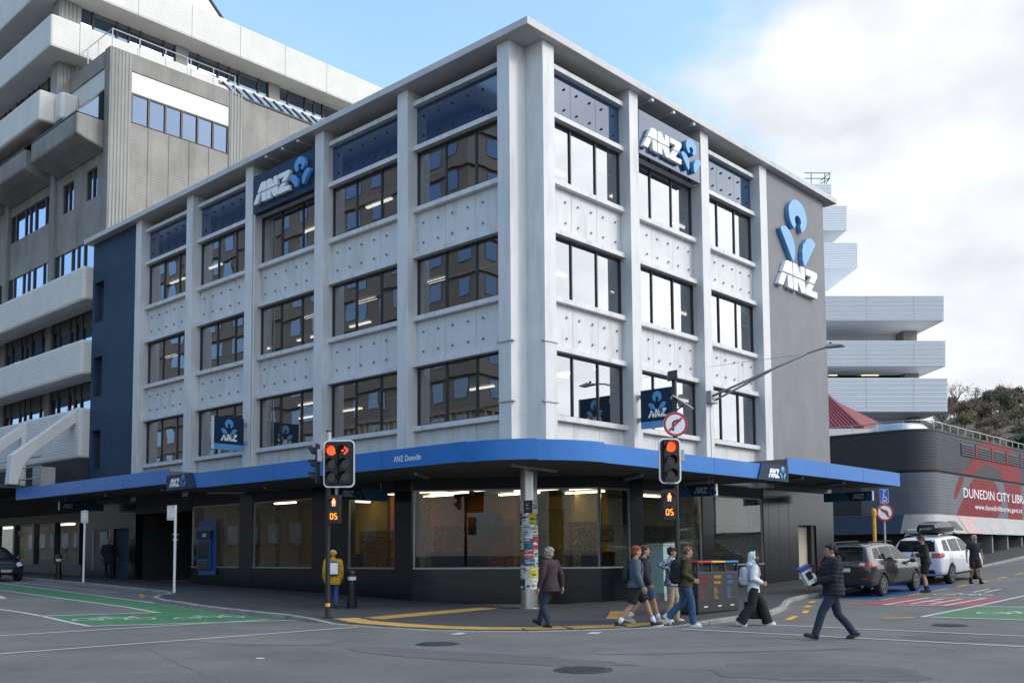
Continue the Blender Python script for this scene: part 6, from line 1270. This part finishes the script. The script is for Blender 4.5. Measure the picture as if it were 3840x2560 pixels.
    return t, S_, dict(up=up, hp=hp, wr=wr, el=el, sh=sh, hz=hz_, sc=sc, HR=HR)
def hung(name, label, cat, t, info, build_fn):
    """a thing carried by a person: its own empty at the person's base, same heading"""
    o = thing(name, label, cat, tuple(t.location), t.rotation_euler.z); build_fn(o, lambda mb, nm, m__, **k: (mobj(nm, (lambda me: (me.transform(Matrix.Scale(info['sc'], 4)), me)[1])(mb if not isinstance(mb, MB) else fixm(mb)), m__, o, world=False, **k))); return o
def fixm(mb):
    me = mb.mesh('m'); b = bmesh.new(); b.from_mesh(me); bmesh.ops.recalc_face_normals(b, faces=b.faces); b.to_mesh(me); b.free(); return me
def backpack(t, info, label, m1, m2=None, h=.46, w_=.15, d=.13, patch=None):
    u = info['up']; c = u(1.20)+Vector((0,-.20,0))
    def bf(o, mk):
        g = MB(); g.ell(c, w_, d, h*.5, 16, 10); g.loft([oval(c+Vector((0,0,z)), w_*q, d*q) for z, q in ((-h*.48,.75),(-h*.40,1),(h*.2,1),(h*.38,.85),(h*.48,.5))]); mk(remesh(g, .014, 4), 'pack', m1, smooth=True)
        mk(MB().ell(c+Vector((0,-d*.75,-h*.18)), w_*.72, d*.45, h*.22), 'front_pocket', m2 or m1, smooth=True)
        for sx in (-1,1): mk(MB().tube([u(1.40)+Vector((sx*.11,-.15,0)), u(1.475)+Vector((sx*.115,-.03,0)), u(1.40)+Vector((sx*.12,.115,0)), u(1.24)+Vector((sx*.135,.135,0)), u(1.08)+Vector((sx*.165,.02,0)), u(1.06)+Vector((sx*.13,-.13,0))], .022, 8, flat=.5), 'strap', m1, smooth=True)
        if patch: mk(MB().box(-w_*.78,w_*.78,c.y-d*1.12,c.y-d*.95,c.z-.17,c.z+.17), 'panel', patch, bevel=.02)
    return hung('backpack', label, 'backpack', t, info, bf)
D_ = lambda a, b: tuple((Rt*a+Fw*b)[:2])
# elderly man with maroon jacket walking away
person('grey-haired man in dark maroon jacket walking past the poster pillar', (4.75,-4.72,.012), D_(-.75,.66), 1.76, footL=(-.04,0,0), footR=(.38,.05,.35), handL=(-.33,.06,.82), handR=(.34,-.10,.82), top='c_maroon', bottom='c_denim_d', hair='h_grey', style='jacket', hairstyle='curly', build_=1.10, hem=.80, hyaw=.35)
# puffer man with boxed goods
pm, _, inf = person('man in black puffer jacket carrying a box across the road', (10.62,-3.55,0), D_(-1,.08), 1.82, footL=(.37,.01,.28), footR=(-.36,.03,-.38), handL=(-.12,.30,1.10), handR=(.14,.34,1.03), top='c_puffer', bottom='c_denim_d', hair='h_black', style='puffer', hem=.84, build_=1.06, skin='skin_b', curl=.9, collar='hood')
mat('box_blue', (.02,.05,.22), .5); mat('box_white', (.55,.55,.55), .5, var=.2, vscale=14)
def bx(o, mk):
    c = Vector((.02,.44,1.13)); Rm = Matrix.Translation(c) @ Matrix.Rotation(R(-28), 4, 'X'); s = MB(); s.T = Rm; s.box(-.14,.14,-.10,.10,-.16,.10); mk(s, 'carton', 'box_white', bevel=.005); s = MB(); s.T = Rm; s.box(-.142,.142,-.102,.102,.102,.17); mk(s, 'carton_lid', 'box_blue'); s = MB(); s.T = Rm; s.box(-.146,-.143,-.05,.05,-.08,.06); mk(s, 'print', 'c_black')
hung('carton', 'white and blue carton held by the man in the puffer jacket', 'box', pm, inf, bx)
hung('mobile_phone', 'dark phone held upright by the man in the puffer jacket', 'phone', pm, inf, lambda o, mk: mk(MB().box(-.18,-.17,.33,.41,1.17,1.33), 'phone', 'black_gloss', bevel=.004))
# group of four young men
r1, _, inf = person('red-haired young man in slate sweatshirt and black shorts, front of the group', (5.98,-3.28,.0), D_(1,-.06), 1.85, footL=(.38,.0,.12), footR=(-.36,.0,-.10), handL=(-.25,.16,.90), handR=(.24,.14,.86), top='c_slate', bottom='c_black', hair='h_ginger', style='sweater', legs='shorts', shoe='shoe_black', sole='sole_white', socks='c_sock', hairstyle='wavy', hyaw=.25, hem=.90, build_=1.05)
person('curly brown-haired young man in black top behind the redhead', (5.55,-2.35,.01), D_(1,.0), 1.82, footL=(-.33,.04,-.35), footR=(.30,.0,.05), handL=(-.25,.12,.88), handR=(.24,.10,.88), top='c_char', bottom='c_denim', hair='h_brown', style='sweater', legs='shorts', shoe='shoe_beige', socks='c_sock', hairstyle='curly', hem=.88)
k3, _, inf3 = person('black-haired young man in open checked shirt and khaki trousers', (5.95,-1.85,.02), D_(1,-.25), 1.72, footL=(.10,.0,0), footR=(-.12,.0,0), handL=(-.30,.08,.84), handR=(.16,-.02,1.25), top='c_check', bottom='c_khaki', hair='h_black', style='jacket', shoe='shoe_white', hairstyle='fringe', hem=.84, under='c_grey', skin='skin_b', legs='jeans')
ol, _, inf4 = person('young man in olive jacket and blue jeans with hands in pockets', (6.72,-2.45,.0), D_(1,-.02), 1.74, footL=(-.38,.13,-.85), footR=(.14,.0,.0), handL=(-.16,.16,1.02), handR=(.16,.16,1.02), top='c_olive', bottom='c_denim', hair='h_lbrown', style='jacket', legs='jeans', shoe='shoe_white', hem=.86, lean=.03, collar='hood')
backpack(ol, inf4, 'large black backpack on the young man in the olive jacket', 'c_black', h=.56, w_=.17, d=.15)
backpack(r1, inf, 'small dark backpack on the red-haired young man', 'c_char', h=.34, w_=.12, d=.06)
# girl in hooded top
gi, _, ig = person('young woman in white hooded top and wide black trousers crossing', (7.80,-1.42,.0), D_(1,.0), 1.66, footL=(.34,.0,.08), footR=(-.34,.02,-.25), handL=(-.15,.17,1.05), handR=(.15,.17,1.05), top='c_white', bottom='c_black', hair='h_dark', style='hoodie', legs='wide', shoe='shoe_white', hairstyle='long', hem=.82, skin='skin', build_=.92, hyaw=-.3)
def hood(o, mk):
    hp = ig['hp']; g = MB(); g.ell(hp(0,-.045,.035), .115, .110, .125, 16, 10, rot=ig['HR']); g.ell(hp(0,-.05,-.07), .11, .10, .10, 16, 8); mk(remesh(g, .012, 4), 'hood', 'c_white', smooth=True)
hd_ = MB(); hp = ig['hp']; g = MB(); g.ell(hp(0,-.042,.035), .112, .105, .122, 16, 10, rot=ig['HR']); g.ell(hp(0,-.05,-.07), .11, .10, .10, 16, 8); me = remesh(g, .012, 4); me.transform(Matrix.Scale(ig['sc'], 4)); mobj('hood', me, 'c_white', gi, smooth=True, world=False)
backpack(gi, ig, 'pale grey backpack on the young woman in the white hooded top', 'c_grey', h=.44, w_=.14, d=.12)
hung('headphones', 'white headphones worn over the white hood', 'headphones', gi, ig, lambda o, mk: (mk(MB().tube([ig['hp'](math.cos(a)*.124, .02, .03+math.sin(a)*.132) for a in [R(k*15) for k in range(0,13)]], .012, 8), 'band', 'white', smooth=True), mk(MB().ell(ig['hp'](.122,.02,.01), .02, .035, .04), 'ear_cup', 'off_white', smooth=True), mk(MB().ell(ig['hp'](-.122,.02,.01), .02, .035, .04), 'ear_cup', 'off_white', smooth=True)))
hung('shopping_bag', 'black shopping bag carried beside the young woman', 'bag', gi, ig, lambda o, mk: (mk(MB().loft([[(-.30,-.16,.14),(-.18,-.16,.14),(-.18,.34,.14),(-.30,.34,.14)],[(-.31,-.17,.55),(-.17,-.17,.55),(-.17,.35,.55),(-.31,.35,.55)]]), 'bag', 'black_gloss', bevel=.01), mk(MB().tube([(-.24,.0,.55),(-.24,.04,.72),(-.23,.14,.72),(-.24,.18,.55)], .006, 6), 'handle', 'black')))
# man by the grey car, man walking towards us
cm_, _, ic = person('curly-haired man in dark green top and black shorts beside grey car', (6.72,11.75,G(6.7,11.75)), D_(-1,.12), 1.86, footL=(.05,0,0), footR=(-.06,0,0), handL=(-.12,.30,1.12), handR=(.12,.32,1.14), top='c_forest', bottom='c_black', hair='h_brown', style='sweater', legs='shorts', socks='c_black', hairstyle='curly', hpitch=-.55, lean=.07, hem=.88, curl=1.0)
hung('mobile_phone', 'phone held low by the man beside the grey car', 'phone', cm_, ic, lambda o, mk: mk(MB().box(-.04,.04,.38,.39,1.10,1.24), 'phone', 'black_gloss', bevel=.004))
person('older man in navy T-shirt and dark shorts walking up beside white SUV', (6.75,16.4,G(6.75,16.4)), D_(.06,-1), 1.75, footL=(.18,.0,.05), footR=(-.16,.02,-.2), handL=(-.32,.02,.86), handR=(.33,.06,.86), top='c_tee', bottom='c_wine', hair='h_pale', style='tee', legs='shorts', shoe='shoe_black', socks='c_char', hem=.86, build_=1.08, skin='skin_b')
# yellow puffer jacket behind the left signal, dark figure under the canopy
ye, _, iy = person('person in yellow puffer jacket and hat behind the left traffic light', (-3.96,-3.95,PZ(-3.96,-3.95)), D_(-.25,1), 1.60, footL=(.10,0,0), footR=(-.10,0,0), top='c_yellow', bottom='c_blue', hair='c_yellow', style='puffer', hem=.72, build_=1.12, collar='hood')
backpack(ye, iy, 'white backpack with dark stripe worn over the yellow jacket', 'c_blue', 'white', h=.46, w_=.16, d=.12, patch='white')
hung('headphones', 'white headphones on the person in the yellow jacket', 'headphones', ye, iy, lambda o, mk: mk(MB().tube([iy['hp'](math.cos(a)*.105, -.01, .03+math.sin(a)*.112) for a in [R(k*15) for k in range(0,13)]], .014, 8), 'band', 'white', smooth=True))
person('grey-haired person in long navy coat walking under the canopy', (-25.2,-.55,PZ(-25.2,-.55)), D_(.3,-1), 1.82, footL=(.16,0,.1), footR=(-.14,0,-.2), handR=(.24,.10,.98), handL=(-.36,.0,.85), top='c_navyd', bottom='c_black', hair='h_grey', style='jacket', hem=.70, build_=1.2)
bpy.data.scenes.remove(TMP)
# ------------------------------------------------------------------ wooded hill behind the library
mat('hill', (.105,.082,.060), .9, var=.35, vscale=.25); mat('bark', (.10,.085,.070), .9, var=.25); mat('bark_pale', (.26,.24,.22), .9, var=.2)
mat('leaf_brown', (.155,.112,.078), .8, var=.3, vscale=2); mat('leaf_olive', (.135,.128,.050), .8, var=.35, vscale=2); mat('leaf_green', (.06,.085,.035), .8, var=.3, vscale=2); mat('leaf_dark', (.035,.05,.03), .8, var=.3, vscale=2); mat('leaf_flax', (.045,.075,.030), .6, var=.3, vscale=3)
def hilltop(u): return 1575+18*math.sin(u/90.)+12*math.sin(u/31.+1)
s = MB(); us = [3150+k*40 for k in range(60)]
rows = []
for r, (D, f) in enumerate(((95,0),(115,.45),(140,.8),(165,.97),(185,1.0),(260,.9))):
    rows.append([s.av(Vector((p.x, p.y, G(p.x,p.y)*(1-f)+0+f*(1.6+(2085-hilltop(u))*D/FPX)*(1 if D < 200 else .8)))) for u in us for p in (at(u,2000,D),)])
for a, b in zip(rows[:-1], rows[1:]):
    for k in range(len(us)-1): s.f.append([a[k],a[k+1],b[k+1],b[k]]); s.m.append(0)
tag(s.build('hill', 'hill', smooth=True), kind='structure')
def tree(base, h, kind, label, mt_leaf, mt_bark, seed, spread=.33, leaves=900, lsz=.35, grp='trees on the hill'):
    rn = random.Random(seed); t = thing('tree', label, 'tree', tuple(base), group=grp); base = Vector(base); s = MB(); tips = []
    def branch(p, d, ln, r, lv):
        q = p+d*ln; mid = p.lerp(q,.5)+Vector((rn.uniform(-1,1),rn.uniform(-1,1),rn.uniform(-.3,.3)))*ln*.08
        s.tube([p, mid, q], r, 5 if lv < 2 else 3, rr=[r, r*.8, r*.55])
        if lv >= 4: tips.append(q); return
        for k in range(rn.choice((3,3,4)) if lv < 3 else 4):
            az = rn.uniform(0,6.28); sp_ = rn.uniform(.35,.85)*(1 if kind != 'tall' else .7); a = d.cross(Vector((.3,.9,.2))).normalized(); b = d.cross(a)
            nd = (d*math.cos(sp_)+(a*math.cos(az)+b*math.sin(az))*math.sin(sp_)+Vector((0,0,.12))).normalized()
            branch(p.lerp(q, rn.uniform(.55,1.)), nd, ln*rn.uniform(.6,.8), r*.55, lv+1)
        if lv >= 2: tips.append(q)
    branch(base-Vector((0,0,.5)), Vector((rn.uniform(-.06,.06),rn.uniform(-.06,.06),1)).normalized(), h*.36, h*.022, 0)
    s.build('trunk', mt_bark, t)
    if leaves:
        c = MB()
        for k in range(leaves):
            p = rn.choice(tips)+Vector((rn.gauss(0,1),rn.gauss(0,1),rn.gauss(0,.8)))*h*.045; a = Vector((rn.gauss(0,1),rn.gauss(0,1),rn.gauss(0,1))).normalized(); b = a.orthogonal().normalized(); z = lsz*rn.uniform(.5,1.2)
            c.poly([p-a*z*.5, p+b*z*.3, p+a*z*.5, p-b*z*.3])
        c.build('crown', mt_leaf, t, fix=False)
    return t
def hz(u, D): p = at(u, 2000, D); f = {True: 1}.get(D > 165, max(0, min(1, (D-95)/75.)))**.6; return Vector((p.x, p.y, max(G(p.x,p.y), 1.6+(2085-hilltop(u))*D/FPX*f-.8)))
spec = [(3560,158,9,'bare','olive'),(3600,172,12,'bare',None),(3630,150,8,'bush','olive'),(3660,176,11,'bare',None),(3690,160,9,'bush','brown'),(3715,170,9,'pine','dark'),(3740,150,8,'bush','brown'),(3770,176,10,'bare',None),(3800,160,9,'bush','green'),(3825,172,8,'pine','dark'),(3845,150,9,'bush','olive'),(3580,135,9,'bush','brown'),(3620,128,9,'bush','brown'),(3665,132,9,'bush','olive'),(3705,125,8,'bush','brown'),(3750,130,9,'bush','brown'),(3790,122,8,'bush','brown'),(3830,126,9,'bush','green'),(3570,115,7,'bush','brown'),(3640,112,7,'bush','brown'),(3700,110,7,'bush','brown'),(3760,112,7,'bush','olive'),(3820,108,7,'bush','green'),(3545,145,8,'bush','olive'),(3870,140,8,'bush','brown')]
rn_ = random.Random(77)
for k in range(20): spec.append((3548+k*17, rn_.uniform(158,186), rn_.uniform(6.5,8.5), 'bush', rn_.choice(('brown','brown','olive','brown'))))
nm_ = {'bare': 'bare-branched', 'bush': 'dense', 'pine': 'dark pine-like'}
units = 'first second third fourth fifth sixth seventh eighth ninth tenth eleventh twelfth thirteenth fourteenth fifteenth sixteenth seventeenth eighteenth nineteenth twentieth'.split()
def ordinal(n): return units[n-1] if n <= 20 else ('thirtieth' if n == 30 else 'fortieth' if n == 40 else {2: 'twenty', 3: 'thirty', 4: 'forty'}[n//10]+'-'+units[n % 10-1])
order_ = sorted(range(len(spec)), key=lambda k: spec[k][0])
for i, (u, D, h, kind, lf) in enumerate(spec):
    tree(hz(u, D), h*.72, 'tall' if kind != 'bush' else 'bush', '%s %s tree on the hill, %s from the left' % (nm_[kind], {'olive':'olive','brown':'brown','green':'green','dark':'dark green',None:'leafless'}[lf], ordinal(order_.index(i)+1)), 'leaf_%s' % (lf or 'brown'), 'bark_pale' if kind == 'bare' else 'bark', 100+i, leaves={'bare': 60, 'bush': 1500, 'pine': 700}[kind], lsz=.36)
# spiky cabbage trees beside the library roof
for i, (u, v, D) in enumerate(((3800,1665,62),(3842,1650,64),(3772,1700,61))):
    p = at(u, v, D); rn = random.Random(40+i); gz = G(p.x, p.y); t = thing('cabbage_tree', ['spiky green cabbage tree behind the library railing, middle one','spiky green cabbage tree at the right frame edge behind the library','low spiky cabbage tree behind the library railing, leftmost'][i], 'tree', (p.x,p.y,gz), group='cabbage trees by the library')
    MB().tube([(p.x,p.y,gz),(p.x+.1,p.y,p.z-.3)], .14, 8).build('trunk', 'bark', t); s = MB()
    for hd in range(3):
        c = p+Vector((rn.uniform(-.7,.7),rn.uniform(-.7,.7),rn.uniform(-.6,.3)))
        for k in range(90):
            d = Vector((rn.gauss(0,1),rn.gauss(0,1),rn.gauss(.35,.7))).normalized(); ln = rn.uniform(.6,1.0); sd2 = d.orthogonal().normalized()*.04
            s.poly([c-sd2, c+sd2, c+d*ln*.6+sd2*.8, c+d*ln-Vector((0,0,.12))]); 
    s.build('crown', 'leaf_flax', t, fix=False)
